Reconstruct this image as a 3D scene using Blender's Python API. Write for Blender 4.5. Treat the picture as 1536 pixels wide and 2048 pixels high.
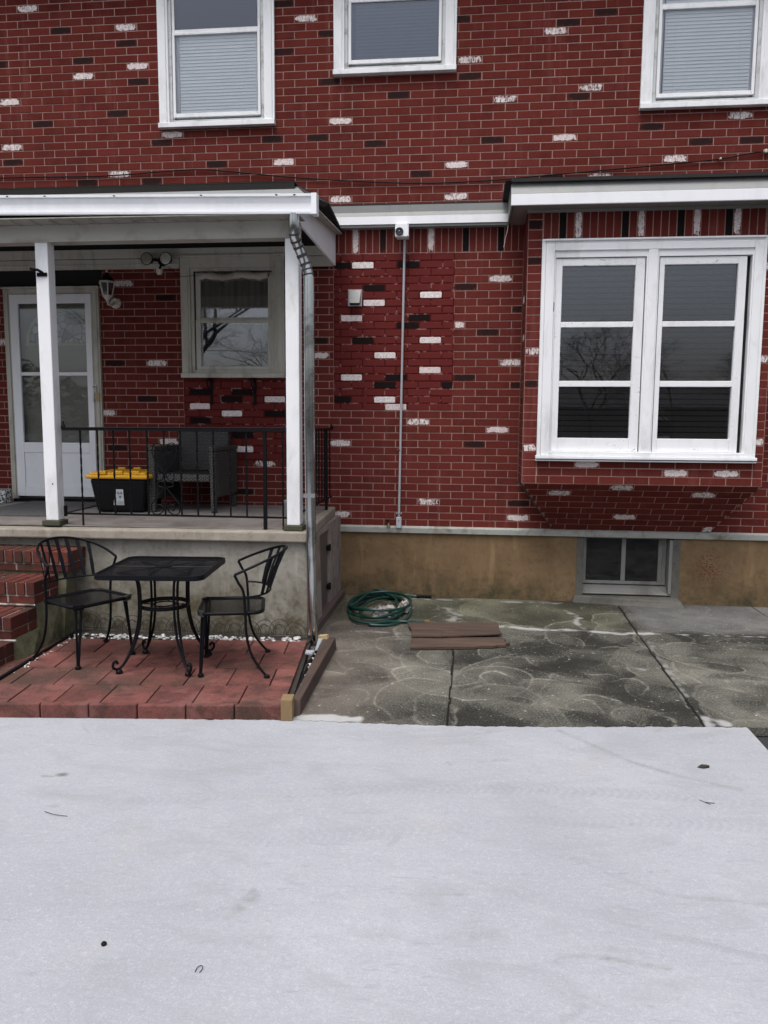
import bpy, bmesh, math, random
import numpy as np
from mathutils import Vector, Matrix
R = math.radians
random.seed(7); rs = np.random.RandomState(11)
for o in list(bpy.data.objects): bpy.data.objects.remove(o)
SC = bpy.context.scene
COL = SC.collection

# ------------------------------------------------------------------ camera, sky, sun, exposure
cam = bpy.data.cameras.new('Camera'); camo = bpy.data.objects.new('Camera', cam); COL.objects.link(camo)
yaw, pit, rol = R(6.2197), R(6.5480), R(0.3764)
fw0 = Vector((-math.sin(yaw), math.cos(yaw), 0)); rt0 = Vector((math.cos(yaw), math.sin(yaw), 0)); up0 = Vector((0, 0, 1))
fw = fw0*math.cos(pit) - up0*math.sin(pit); up1 = up0*math.cos(pit) + fw0*math.sin(pit)
rt = rt0*math.cos(rol) + up1*math.sin(rol); up = up1*math.cos(rol) - rt0*math.sin(rol)
M = Matrix((rt, up, -fw)).transposed().to_4x4(); M.translation = Vector((0, -7.6388, 1.72))
camo.matrix_world = M
cam.sensor_fit = 'VERTICAL'; cam.sensor_height = 24.0; cam.lens = 1574.11*24.0/2048
cam.clip_start = 0.05; cam.clip_end = 500
SC.camera = camo
SC.render.resolution_x = 768; SC.render.resolution_y = 1024
w = bpy.data.worlds.new("World"); SC.world = w; w.use_nodes = True
nt = w.node_tree; bg = nt.nodes['Background']
sky = nt.nodes.new('ShaderNodeTexSky'); sky.sky_type = 'NISHITA'; sky.sun_disc = False
sky.sun_elevation = R(66); sky.sun_rotation = R(200); sky.dust_density = 4.0; sky.air_density = 1.0; sky.ozone_density = 1.0
hs = nt.nodes.new('ShaderNodeHueSaturation'); hs.inputs['Saturation'].default_value = 0.42
nt.links.new(sky.outputs[0], hs.inputs['Color'])
# overcast dome: brighter towards the zenith
gco = nt.nodes.new('ShaderNodeTexCoord'); gsp = nt.nodes.new('ShaderNodeSeparateXYZ'); gmr = nt.nodes.new('ShaderNodeMapRange'); gmx = nt.nodes.new('ShaderNodeMix'); gmx.data_type = 'RGBA'; gmx.blend_type = 'MULTIPLY'; gmx.inputs['Factor'].default_value = 1
nt.links.new(gco.outputs['Generated'], gsp.inputs[0]); nt.links.new(gsp.outputs[2], gmr.inputs[0])
for k_, q_ in zip((1, 2, 3, 4), (0.0, 1.0, .56, 1.95)): gmr.inputs[k_].default_value = q_
nt.links.new(hs.outputs[0], gmx.inputs[6]); nt.links.new(gmr.outputs[0], gmx.inputs[7]); nt.links.new(gmx.outputs[2], bg.inputs[0])
bg.inputs[1].default_value = 0.13
sd = bpy.data.lights.new('Sun', 'SUN'); sd.energy = 1.0; sd.angle = R(25); sd.color = (1.0, 0.97, 0.93)
so = bpy.data.objects.new('Sun', sd); COL.objects.link(so)
so.rotation_euler = (R(24), 0, R(-20)); so.location = (2, -6, 10)
SC.view_settings.view_transform = 'Standard'; SC.view_settings.look = 'None'
SC.view_settings.exposure = 0.32; SC.view_settings.gamma = 1.0

# ------------------------------------------------------------------ mesh helpers
class MB:
    def __init__(s): s.v = []; s.f = []; s.a = []; s.uv = []; s.cur = (0.0, 0.5)
    def face(s, pts, uv=None, a=None):
        i = len(s.v); s.v += [tuple(p) for p in pts]; s.f.append(tuple(range(i, i+len(pts))))
        s.a.append(a or s.cur); s.uv.append(uv or [(0, 0)]*len(pts))
    def idx(s, pts, faces, a=None):
        i = len(s.v); s.v += [tuple(p) for p in pts]
        for f in faces: s.f.append(tuple(i+k for k in f)); s.a.append(a or s.cur); s.uv.append([(0, 0)]*len(f))
    def box(s, x0, x1, y0, y1, z0, z1):
        p = [(x0,y0,z0),(x1,y0,z0),(x1,y1,z0),(x0,y1,z0),(x0,y0,z1),(x1,y0,z1),(x1,y1,z1),(x0,y1,z1)]
        s.idx(p, [(0,3,2,1),(4,5,6,7),(0,1,5,4),(1,2,6,5),(2,3,7,6),(3,0,4,7)]); return s
    def hexa(s, bot, top):
        n = len(bot); s.idx(list(bot)+list(top), [tuple(range(n))[::-1], tuple(range(n, 2*n))] + [(k, (k+1) % n, (k+1) % n+n, k+n) for k in range(n)]); return s
    def prism(s, poly, z0, z1):
        return s.hexa([(x, y, z0) for x, y in poly], [(x, y, z1) for x, y in poly])
    def prism_x(s, poly, x0, x1):   # poly of (y,z)
        return s.hexa([(x0, y, z) for y, z in poly], [(x1, y, z) for y, z in poly])
    def prism_y(s, poly, y0, y1):   # poly of (x,z)
        return s.hexa([(x, y0, z) for x, z in poly], [(x, y1, z) for x, z in poly])
    def tube(s, pts, r, n=8, closed=False, caps=True, flat=None):
        P = [Vector(p) for p in pts]; N = len(P); rings = []
        T0 = None; U = None
        for i in range(N):
            if closed: t = (P[(i+1) % N]-P[i-1])
            else: t = P[min(i+1, N-1)]-P[max(i-1, 0)]
            t.normalize()
            if U is None:
                U = t.cross(Vector((0, 0, 1)));
                if U.length < .1: U = t.cross(Vector((0, 1, 0)))
                U.normalize()
            else:
                U = (U - t*U.dot(t)); U.normalize()
            V = t.cross(U)
            rr = r[i] if isinstance(r, (list, tuple)) else r
            rings.append([P[i]+U*math.cos(2*math.pi*k/n)*rr+V*math.sin(2*math.pi*k/n)*rr*(flat or 1) for k in range(n)])
        pts2 = [q for rg in rings for q in rg]; fs = []
        for i in range(N if closed else N-1):
            j = (i+1) % N
            for k in range(n): fs.append((i*n+k, i*n+(k+1) % n, j*n+(k+1) % n, j*n+k))
        if caps and not closed: fs.append(tuple(range(n))[::-1]); fs.append(tuple((N-1)*n+k for k in range(n)))
        s.idx(pts2, fs); return s
    def lathe(s, prof, c, n=16, axis='z', rx=1.0):
        pts = []; m = len(prof)
        for k in range(n):
            a = 2*math.pi*k/n
            for r, h in prof:
                if axis == 'z': pts.append((c[0]+r*math.cos(a), c[1]+r*math.sin(a)*rx, c[2]+h))
                elif axis == 'y': pts.append((c[0]+r*math.cos(a), c[1]+h, c[2]+r*math.sin(a)))
                else: pts.append((c[0]+h, c[1]+r*math.cos(a), c[2]+r*math.sin(a)))
        fs = []
        for k in range(n):
            for j in range(m-1):
                a, b = k*m+j, ((k+1) % n)*m+j
                fs.append((a, b, b+1, a+1))
        fs.append(tuple(k*m for k in range(n))); fs.append(tuple(k*m+m-1 for k in range(n)))
        s.idx(pts, fs); return s
    def build(s, name, mat, parent=None, org=None, bevel=0, smooth=False, seg=2):
        if org is None: org = tuple(parent.get('_o', (0, 0, 0))) if parent is not None else (0, 0, 0)
        me = bpy.data.meshes.new(name)
        me.from_pydata([(x-org[0], y-org[1], z-org[2]) for x, y, z in s.v], [], s.f)
        at = me.attributes.new('tone', 'FLOAT', 'FACE'); at.data.foreach_set('value', [a[0] for a in s.a])
        at = me.attributes.new('rnd', 'FLOAT', 'FACE'); at.data.foreach_set('value', [a[1] for a in s.a])
        ul = me.uv_layers.new(name='UVMap'); ul.data.foreach_set('uv', [c for u in s.uv for p in u for c in p])
        me.materials.append(mat)
        bm = bmesh.new(); bm.from_mesh(me)
        if bevel or smooth: bmesh.ops.remove_doubles(bm, verts=bm.verts, dist=1e-5)
        bmesh.ops.recalc_face_normals(bm, faces=bm.faces); bm.to_mesh(me); bm.free()
        if smooth:
            me.polygons.foreach_set('use_smooth', [True]*len(me.polygons))
        o = bpy.data.objects.new(name, me); COL.objects.link(o)
        if parent is not None:
            o.parent = parent; o['_o'] = org
        else: o.location = org
        if bevel:
            m = o.modifiers.new('Bevel', 'BEVEL'); m.width = bevel; m.segments = seg; m.limit_method = 'ANGLE'; m.angle_limit = R(40)
        if smooth and not bevel:
            m = o.modifiers.new('WN', 'EDGE_SPLIT'); m.split_angle = R(45)
        return o
def thing(name, label, cat, org=(0, 0, 0), rz=0, group=None):
    o = bpy.data.objects.new(name, None); COL.objects.link(o); o.location = org; o.rotation_euler = (0, 0, rz)
    o.empty_display_size = .1
    o['label'] = label; o['category'] = cat; o['_o'] = org if rz == 0 else (0, 0, 0)
    if group: o['group'] = group
    return o
def tag(o, label, cat, group=None, kind=None):
    o['label'] = label; o['category'] = cat
    if group: o['group'] = group
    if kind: o['kind'] = kind
    return o
def rot(x, y, c, a):
    dx, dy = x-c[0], y-c[1]; return (c[0]+dx*math.cos(a)-dy*math.sin(a), c[1]+dx*math.sin(a)+dy*math.cos(a))
def smoothpath(pts, k=6, closed=False):
    P = [Vector(p) for p in pts]; n = len(P); out = []
    rng = range(n if closed else n-1)
    for i in rng:
        if closed: a, b, c, d = P[i-1], P[i], P[(i+1) % n], P[(i+2) % n]
        else: a, b, c, d = P[max(i-1, 0)], P[i], P[i+1], P[min(i+2, n-1)]
        for j in range(k):
            t = j/k
            out.append(.5*((2*b)+(c-a)*t+(2*a-5*b+4*c-d)*t*t+(3*b-a-3*c+d)*t**3))
    if not closed: out.append(P[-1])
    return out

# ------------------------------------------------------------------ material helpers
class NT:
    def __init__(s, name):
        s.m = bpy.data.materials.new(name); s.m.use_nodes = True; s.t = s.m.node_tree
        s.b = s.t.nodes['Principled BSDF']; s.out = s.t.nodes['Material Output']; s.L = s.t.links.new
        s._pos = None
    def n(s, ty, **kw):
        nd = s.t.nodes.new(ty)
        for k, v in kw.items(): setattr(nd, k, v)
        return nd
    def inp(s, sock, v):
        if isinstance(v, (int, float)): sock.default_value = v
        elif isinstance(v, tuple): sock.default_value = v if len(v) == len(sock.default_value) else v+(1,)
        else: s.L(v, sock)
    def pos(s):
        if not s._pos: s._pos = s.n('ShaderNodeNewGeometry').outputs['Position']
        return s._pos
    def map(s, scale=(1, 1, 1), loc=(0, 0, 0), rot=(0, 0, 0), src=None):
        m = s.n('ShaderNodeMapping'); s.L(src or s.pos(), m.inputs[0]); m.inputs['Scale'].default_value = scale
        m.inputs['Location'].default_value = loc; m.inputs['Rotation'].default_value = rot; return m.outputs[0]
    def noise(s, sc, det=4, rough=.55, vec=None, dist=0):
        t = s.n('ShaderNodeTexNoise'); s.L(vec or s.pos(), t.inputs['Vector']); t.inputs['Scale'].default_value = sc
        t.inputs['Detail'].default_value = det; t.inputs['Roughness'].default_value = rough; t.inputs['Distortion'].default_value = dist
        return t.outputs['Fac']
    def voro(s, sc, vec=None, feature='F1', out='Distance', rand=1):
        t = s.n('ShaderNodeTexVoronoi', feature=feature); s.L(vec or s.pos(), t.inputs['Vector']); t.inputs['Scale'].default_value = sc
        t.inputs['Randomness'].default_value = rand
        return t.outputs[out]
    def math(s, op, a, b=0.0, c=None, clamp=False):
        t = s.n('ShaderNodeMath', operation=op, use_clamp=clamp); s.inp(t.inputs[0], a); s.inp(t.inputs[1], b)
        if c is not None: s.inp(t.inputs[2], c)
        return t.outputs[0]
    def mr(s, v, a, b, c=0.0, d=1.0):
        t = s.n('ShaderNodeMapRange'); t.clamp = True; s.inp(t.inputs[0], v)
        for k, q in zip((1, 2, 3, 4), (a, b, c, d)): t.inputs[k].default_value = q
        return t.outputs[0]
    def mix(s, f, a, b, bt='MIX'):
        t = s.n('ShaderNodeMix', data_type='RGBA', blend_type=bt); s.inp(t.inputs['Factor'], f)
        s.inp(t.inputs[6], a); s.inp(t.inputs[7], b); return t.outputs[2]
    def attr(s, nm, o='Fac'):
        t = s.n('ShaderNodeAttribute'); t.attribute_name = nm; return t.outputs[o]
    def sep(s, v):
        t = s.n('ShaderNodeSeparateXYZ'); s.L(v, t.inputs[0]); return t.outputs
    def bump(s, h, st=.3, d=.01, nrm=None):
        t = s.n('ShaderNodeBump'); t.inputs['Strength'].default_value = st; t.inputs['Distance'].default_value = d
        s.L(h, t.inputs['Height'])
        if nrm: s.L(nrm, t.inputs['Normal'])
        return t.outputs[0]
    def done(s, col, rough=.6, metal=0.0, normal=None, spec=None):
        s.inp(s.b.inputs['Base Color'], col); s.inp(s.b.inputs['Roughness'], rough); s.inp(s.b.inputs['Metallic'], metal)
        if normal: s.L(normal, s.b.inputs['Normal'])
        if spec is not None: s.b.inputs['Specular IOR Level'].default_value = spec
        return s.m
def simple(name, col, rough=.6, metal=0.0, var=.25, sc=12, dirt=None, dsc=3, dlo=.55, dhi=.8, bump=0.0, bsc=80, spec=None, stretch=(1, 1, 1)):
    t = NT(name); v = t.map(stretch)
    n1 = t.noise(sc, 5, .6, v)
    c = t.mix(n1, tuple(x*(1-var) for x in col), tuple(min(1, x*(1+var)) for x in col))
    if dirt:
        d = t.mr(t.noise(dsc, 7, .68, v, .6), dlo, dhi); c = t.mix(d, c, dirt)
    nm = None
    if bump: nm = t.bump(t.noise(bsc, 4, .6), bump, .004)
    return t.done(c, rough, metal, nm, spec)

# brick faces: attribute tone 0 red, 1 scrubbed white, 2 white, -1 scorched, -2 black, 5 mortar, 6 painted joint
def brick_mat():
    t = NT('red_brick'); tone = t.attr('tone'); rnd = t.attr('rnd')
    uvn = t.n('ShaderNodeUVMap'); uvn.uv_map = 'UVMap'; u = t.sep(uvn.outputs[0])
    fine = t.noise(60, 4, .6); mid = t.noise(9, 5, .6); big = t.noise(.9, 4, .6)
    red = t.mix(rnd, (.088, .0130, .0110), (.150, .0260, .0205))
    red = t.mix(t.mr(mid, .35, .7), red, (.120, .026, .018))
    red = t.mix(t.mr(fine, .42, .72, 0, .35), red, (.075, .018, .015))
    z = t.sep(t.pos())[2]
    fade = t.math('MULTIPLY', t.mr(z, 5.0, 3.4, 0, 1), t.mr(big, .3, .7, .25, .8))
    fade = t.math('MULTIPLY', fade, .4)
    red = t.mix(fade, red, (.165, .040, .036))
    # streaks washed down
    st = t.noise(1.0, 6, .7, t.map((9, 9, .7)))
    red = t.mix(t.mr(st, .56, .72, 0, .40), red, (.22, .085, .078))
    soot = t.noise(2.2, 6, .7); red = t.mix(t.mr(soot, .52, .70, 0, .55), red, (.045, .013, .012))
    ax = t.math('ABSOLUTE', u[0]); ay = t.math('ABSOLUTE', u[1])
    d = t.math('ADD', t.math('POWER', ax, 5.0), t.math('POWER', ay, 3.0))
    rag = t.noise(26, 5, .7)
    sh = t.math('ADD', d, t.mr(rag, .25, .75, -.75, .95))
    soft = t.mr(sh, .95, .55)
    streak = t.noise(30, 5, .75, t.map((2.6, 2.6, .8), rot=(0, R(18), 0)))
    scr = t.math('MULTIPLY', soft, t.mr(t.math('ADD', streak, t.math('MULTIPLY', rnd, .16)), .42, .54))
    whf = t.mr(t.math('ADD', d, t.mr(rag, .3, .7, -.15, .35)), 1.55, 1.35)
    is1 = t.math('COMPARE', tone, 1.0, .1); is2 = t.math('COMPARE', tone, 2.0, .1)
    im1 = t.math('COMPARE', tone, -1.0, .1); im2 = t.math('COMPARE', tone, -2.0, .1)
    is5 = t.math('COMPARE', tone, 5.0, .1); is6 = t.math('COMPARE', tone, 6.0, .1); is7 = t.math('COMPARE', tone, 7.0, .1)
    # brighter fresh red where the wall was patched
    c = t.mix(is7, red, t.mix(mid, (.104, .0175, .0165), (.138, .027, .0245)))
    wcol = t.mix(t.mr(fine, .35, .65), (.58, .51, .50), (.86, .81, .80))
    wcol = t.mix(t.mr(rnd, .0, 1.0, .0, .25), wcol, (.45, .25, .25))
    c = t.mix(t.math('MULTIPLY', is1, scr), c, wcol)
    c = t.mix(t.math('MULTIPLY', is2, whf), c, wcol)
    c = t.mix(t.math('MULTIPLY', im1, t.math('MULTIPLY', t.mr(sh, 1.25, .45), .92)), c, (.018, .012, .012))
    c = t.mix(im2, c, (.012, .009, .009))
    mort = t.mix(t.mr(fine, .3, .7), (.27, .155, .135), (.40, .26, .23))
    mort = t.mix(t.mr(t.noise(1.6, 5, .65), .45, .75, 0, .6), mort, (.15, .07, .062))
    c = t.mix(is5, c, mort)
    c = t.mix(is6, c, t.mix(t.mr(t.noise(14, 3, .6), .55, .60), (.075, .0095, .0095), (.24, .11, .10)))
    nm = t.bump(t.math('ADD', t.noise(140, 3, .6), t.math('MULTIPLY', mid, 1.5)), .25, .003)
    return t.done(c, .9, 0, nm, .08)
M_BRICK = brick_mat()

def trim_mat(name, col=(.83, .84, .86), grime=(.26, .25, .22), amt=.48, peel=0.0):
    t = NT(name)
    v = t.map((1, 1, .35)); g = t.mr(t.noise(5, 7, .7, v, .4), .50, .80, 0, amt)
    c = t.mix(t.noise(3, 3), tuple(x*.93 for x in col), col); c = t.mix(g, c, grime)
    if peel:
        vh = t.map((.6, .6, 1.6)); p = t.mr(t.math('ADD', t.noise(26, 8, .78, vh, .8), t.mr(t.noise(2.5, 4), .4, .7, -.04, .05)), .61, .66, 0, peel); c = t.mix(p, c, (.16, .15, .135))
    ed = t.noise(90, 3)
    return t.done(c, .5, 0, t.bump(ed, .08, .002), .4)
M_TRIM = trim_mat('white_paint'); M_PEEL = trim_mat('peeling_white_paint', (.80, .81, .83), (.30, .29, .27), .3, .9)
M_OLD = trim_mat('aged_white_paint', (.50, .48, .42), (.16, .13, .09), .85, .5)
M_PVC = trim_mat('white_vinyl', (.84, .85, .88), (.42, .43, .42), .25)
M_GREYTRIM = trim_mat('grey_aluminium_trim', (.235, .245, .24), (.14, .14, .125), .5)
M_ALU = simple('mill_aluminium', (.55, .56, .55), .38, .65, .12, 5, (.28, .28, .26), 6, bump=.1)
M_BLACK = simple('black_iron', (.006, .006, .0075), .55, 0, .3, 30, (.025, .018, .013), 14, .70, .8, spec=.10)
M_SHINGLE = simple('black_shingle', (.022, .019, .019), .95, 0, .5, 60, bump=.6)
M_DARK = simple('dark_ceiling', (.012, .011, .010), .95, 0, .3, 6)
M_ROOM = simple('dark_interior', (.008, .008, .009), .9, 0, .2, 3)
M_SOFFIT = simple('soffit_vinyl', (.34, .33, .29), .6, 0, .15, 4, (.15, .13, .10), 5, .5, .75)
M_BLIND = simple('white_blind', (.93, .98, .97), .55, 0, .02, 4)
M_CURTAIN = simple('grey_curtain', (.75, .72, .66), .9, 0, .15, 8)

def stucco(name, a, b, dirt, green=None, z0=.0, z1=.5, splat=False):
    t = NT(name); n1 = t.noise(1.8, 8, .68, dist=.5); n2 = t.noise(14, 6, .7); f = t.noise(120, 3, .6)
    c = t.mix(t.mr(n1, .32, .68), a, b); c = t.mix(t.mr(n2, .5, .78, 0, .6), c, dirt)
    v = t.map((5, 5, .5)); c = t.mix(t.mr(t.noise(1.4, 7, .7, v), .54, .74, 0, .5), c, tuple(x*1.5 for x in b))
    if green:
        z = t.sep(t.pos())[2]; g = t.math('MULTIPLY', t.mr(t.math('ADD', z, t.mr(n1, .2, .8, -.18, .18)), z1, z0), t.mr(t.noise(7, 6, .7), .3, .65))
        c = t.mix(g, c, green)
    spk = t.mr(t.voro(22), .10, .04, 0, .6); spk = t.math('MULTIPLY', spk, t.mr(t.noise(3, 3), .55, .7))
    c = t.mix(spk, c, tuple(x*.3 for x in dirt))
    if splat:
        ds = t.n('ShaderNodeVectorMath', operation='DISTANCE'); t.L(t.pos(), ds.inputs[0]); ds.inputs[1].default_value = (2.27, 0, .37)
        q = t.math('MULTIPLY', t.mr(ds.outputs['Value'], .20, .03), t.mr(t.noise(55, 4, .7), .50, .60)); c = t.mix(q, c, (.10, .012, .012))
        wsc = t.math('MULTIPLY', t.mr(t.voro(5.5), .09, .05), t.mr(t.noise(30, 4), .5, .6)); c = t.mix(t.math('MULTIPLY', wsc, .6), c, (.34, .27, .22))
    nm = t.bump(t.math('ADD', n2, t.math('MULTIPLY', f, .5)), .45, .006)
    return t.done(c, .9, 0, nm, .2)
M_FOUND = stucco('tan_stucco', (.140, .088, .046), (.235, .158, .088), (.070, .048, .032), (.055, .050, .028), .02, .30, True)
M_PORCHWALL = stucco('pale_render', (.17, .16, .13), (.33, .32, .285), (.075, .063, .04), (.060, .046, .018), .12, .66)
M_SLAB = stucco('porch_concrete', (.20, .175, .145), (.31, .28, .235), (.10, .085, .065))
M_GREYCEM = stucco('grey_cement', (.085, .082, .072), (.145, .140, .125), (.045, .042, .035))
M_STEPSIDE = stucco('mossy_render', (.13, .125, .085), (.20, .19, .13), (.06, .055, .03), (.05, .055, .022), .05, .55)
M_FLOOR = simple('porch_floor', (.20, .18, .17), .75, 0, .15, 5, (.11, .095, .085), 3, .45, .7, .2)

def glass_mat(name, tint, refl=1.6, dust=0.0):
    t = NT(name); t.t.nodes.remove(t.b)
    tr = t.n('ShaderNodeBsdfTransparent'); tr.inputs[0].default_value = (*tint, 1)
    gl = t.n('ShaderNodeBsdfGlossy'); gl.inputs['Roughness'].default_value = .01; gl.inputs[0].default_value = (.86, .90, 1, 1)
    wob = t.bump(t.noise(1.6, 2, .5), .06, .02); t.L(wob, gl.inputs['Normal'])
    fr = t.n('ShaderNodeFresnel'); fr.inputs[0].default_value = 1.52
    f = t.math('MULTIPLY', fr.outputs[0], refl, clamp=True)
    mx = t.n('ShaderNodeMixShader'); t.L(f, mx.inputs[0]); t.L(tr.outputs[0], mx.inputs[1]); t.L(gl.outputs[0], mx.inputs[2])
    last = mx.outputs[0]
    if dust:
        df = t.n('ShaderNodeBsdfDiffuse'); df.inputs[0].default_value = (.45, .45, .43, 1)
        m2 = t.n('ShaderNodeMixShader'); t.L(t.mr(t.noise(9, 6, .7), .2, .9, 0, dust), m2.inputs[0]); t.L(last, m2.inputs[1]); t.L(df.outputs[0], m2.inputs[2]); last = m2.outputs[0]
    t.L(last, t.out.inputs[0]); return t.m
G_BAY = glass_mat('bay_glass', (.55, .54, .53), 3.0, .0)
G_CLEAR = glass_mat('clear_glass', (1.0, 1.0, 1.0), .9)
G_SCREEN = glass_mat('screened_glass', (.45, .47, .52), 1.8, .05)
G_MID = glass_mat('half_screened_glass', (.66, .68, .72), 1.6, .04)
G_PORCH = glass_mat('porch_glass', (.80, .80, .78), 4.5, .02)
G_DOOR = glass_mat('storm_door_glass', (.88, .88, .86), 1.7, .03)
G_LAMP = glass_mat('lamp_glass', (.25, .28, .25), 1.5, .1)

# ------------------------------------------------------------------ brick generator
def bricks(mb, X0, X1, rows, L, mapf, openings=(), marks=(), rough=(), skip=(), h=.0035, rh=.0045, j=.0070, vert=False, jit=.0012):
    """rows: list of (z0,z1,phase).  mapf(u,v,d)->xyz."""
    cen = []
    def opn(zc, lo=0): return [(a, b) for a, b, c, d in openings if c < zc < d]
    for (z0, z1, ph) in rows:
        zc = .5*(z0+z1); iv = [(X0, X1)]
        for a, b in opn(zc):
            nv = []
            for p, q in iv:
                if b <= p or a >= q: nv.append((p, q)); continue
                if a > p: nv.append((p, a))
                if b < q: nv.append((b, q))
            iv = nv
        for p, q in iv:
            k = math.floor((p-ph)/L); x = ph+k*L
            while x < q:
                a = max(x, p); b = min(x+L, q); x += L
                if b-a < .012: continue
                cuts = [a]+sorted(e_ for r in rough if r[2] < zc < r[3] for e_ in r[:2] if a+.012 < e_ < b-.012)+[b]
                for a_, b_ in zip(cuts, cuts[1:]): cen.append((a_, b_, z0, z1))
    tones = {}
    for mx, mz, tn in marks:
        best = None
        for i, (a, b, c, d) in enumerate(cen):
            dx = max(a-mx, mx-b, 0); dz = max(c-mz, mz-d, 0)
            q = dx*dx+dz*dz
            if best is None or q < best[0]: best = (q, i)
        if best and best[0] < .05**2: tones[best[1]] = tn
    for i, (a, b, c, d) in enumerate(cen):
        zc = (c+d)/2; xc = (a+b)/2
        rg = any(r[0] < xc < r[1] and r[2] < zc < r[3] for r in rough)
        tn = tones.get(i, 0)
        if rg: tn = {0: 7, 1: 2, -1: -2}.get(tn, tn)
        jj = j*.5; g = rh if rg else h; e = (.0045 if rg else .0022); J = (.0016 if rg else jit)
        rr = random.uniform
        a2, b2, c2, d2 = a+jj+rr(0, J), b-jj-rr(0, J), c+jj+rr(0, J), d-jj-rr(0, J)
        at = (tn, random.random())
        o = [(a2, c2), (b2, c2), (b2, d2), (a2, d2)]; n = [(a2+e, c2+e), (b2-e, c2+e), (b2-e, d2-e), (a2+e, d2-e)]
        O = [mapf(x, z, 0) for x, z in o]; gg = g+rr(-.0008, .0012)
        Nn = [mapf(x, z, gg) for x, z in n]
        uo = [(-1, -1), (1, -1), (1, 1), (-1, 1)]; un = [(-.95, -.92), (.95, -.92), (.95, .92), (-.95, .92)]
        mb.face(Nn, un, at)
        for k in range(4):
            m = (k+1) % 4; mb.face([O[k], O[m], Nn[m], Nn[k]], [uo[k], uo[m], un[m], un[k]], at)
def sheet(mb, x0, x1, z0, z1, mapf, openings, at, d=0):
    xs = sorted({x0, x1} | {min(max(v, x0), x1) for o in openings for v in o[:2]}); zs = sorted({z0, z1} | {min(max(v, z0), z1) for o in openings for v in o[2:4]})
    for a, b in zip(xs, xs[1:]):
        for c, e in zip(zs, zs[1:]):
            xm, zm = (a+b)/2, (c+e)/2
            if any(o[0] < xm < o[1] and o[2] < zm < o[3] for o in openings): continue
            mb.face([mapf(a, c, d), mapf(b, c, d), mapf(b, e, d), mapf(a, e, d)], a=at)

UW = [(-4.33,5.66),(-1.57,5.41),(-3.43,5.4),(-3.12,5.04),(.59,5.21),(-3.85,4.97),(-.13,5.0),(-4.54,4.82),(1.12,4.73),(.16,4.65),(-1.2,4.5),(-2.8,4.41),(-4.61,4.34),(.7,4.3),(2.39,4.44),(-1.77,4.14),(-3.52,4.07),(-.08,4.08),(1.68,4.1),(-1.2,3.83),(-.18,3.78),(1.03,3.98)]
UD = [(-3.99,5.46),(-3.23,5.26),(-3.77,5.17),(-4.53,5.11),(-3.12,4.9),(-3.54,4.62),(-4.3,4.55),(-1.78,5.56),(-1.77,5.13),(-1.32,4.86),(-1.39,5.27),(-2.9,4.34),(-1.43,4.35),(-1.86,4.36),(-.87,4.28),(-4.44,4.2),(-2.37,4.14),(-3.86,4.0),(-3.21,4.01),(-.08,5.34),(.7,5.28),(1.23,5.35),(.04,4.86),(-.62,4.71),(.82,4.65),(.05,4.3),(1.46,4.38),(1.9,4.24),(2.33,4.24),(-.4,4.01),(.62,3.97)]
LWm = [(-1.01,3.18),(.25,3.06),(-.39,2.9),(-.91,2.82),(-1.13,2.69),(-.14,2.62),(-.4,2.48),(-.79,2.34),(-1.42,2.34),(-.4,2.21),(.36,2.28),(-1.11,2.13),(-.8,1.92),(-.7,1.86),(-.5,1.71),(.23,1.64),(-1.23,1.48),(-.4,.94),(.46,.81),(-1.21,.8),(-3.4,3.08),(-3.04,2.31),(-3.58,1.82),(-4.73,2.5),(-2.61,1.88),(-1.89,1.92),(-2.3,1.8),(-2.26,1.44),(-2.07,1.33),(-2.99,1.54)]
LDm = [(-1.22,3.17),(-1.42,3.17),(-.6,3.18),(-.91,2.97),(-.49,2.69),(-.6,2.61),(-1.01,2.48),(-.08,2.98),(.14,2.56),(.41,2.77),(-1.42,2.48),(-.7,2.14),(-1.22,1.92),(-.77,2.06),(-.24,2.07),(.4,2.07),(-.06,2.14),(0,1.49),(.5,.96),(-2.94,2.94),(-3.53,2.26),(-3.16,1.95),(-2.72,2.02),(-2.18,2.01),(-2.3,1.94),(-1.86,1.79),(-2.61,1.74),(-2.19,1.57),(-3.54,1.47),(-2.14,.99)]
WX0, WX1 = -7.0, 5.2
OPEN = [(-2.95,-1.95,4.54,5.95),(-1.26,-.26,4.95,5.95),(1.51,2.49,4.56,5.95),   # upper windows
        (-2.80,-1.85,2.16,3.26),(-4.64,-3.71,.88,2.98),(.58,2.35,1.25,3.40)]      # porch window, door, behind the bay
mf = lambda u, v, d: (u, -d, v)
house = thing('brick_house', 'two-storey red brick house front with white-trimmed windows and a boxy bay', 'house', (0, 0, 0))
mb = MB()
sheet(mb, WX0, WX1, .70, 6.3, mf, OPEN, (5, .5))
ROUGH = [(-1.33,-.178,1.835,3.30),(-2.84,-1.80,1.60,2.16),(-2.45,-1.80,1.30,1.62)]
for r in ROUGH: mb.face([(r[0],-.002,r[2]),(r[1],-.002,r[2]),(r[1],-.002,r[3]),(r[0],-.002,r[3])], a=(6, .5))
rows = []
k = 0; z = .7007; rowsl = []
while z < 3.30: rowsl.append((z, z+.0703, (.035 if k % 2 == 0 else -.0735))); z += .0703; k += 1
bricks(mb, WX0, WX1, rowsl, .217, mf, OPEN, [(x, z, 1) for x, z in LWm]+[(x, z, -1) for x, z in LDm], ROUGH)
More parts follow.
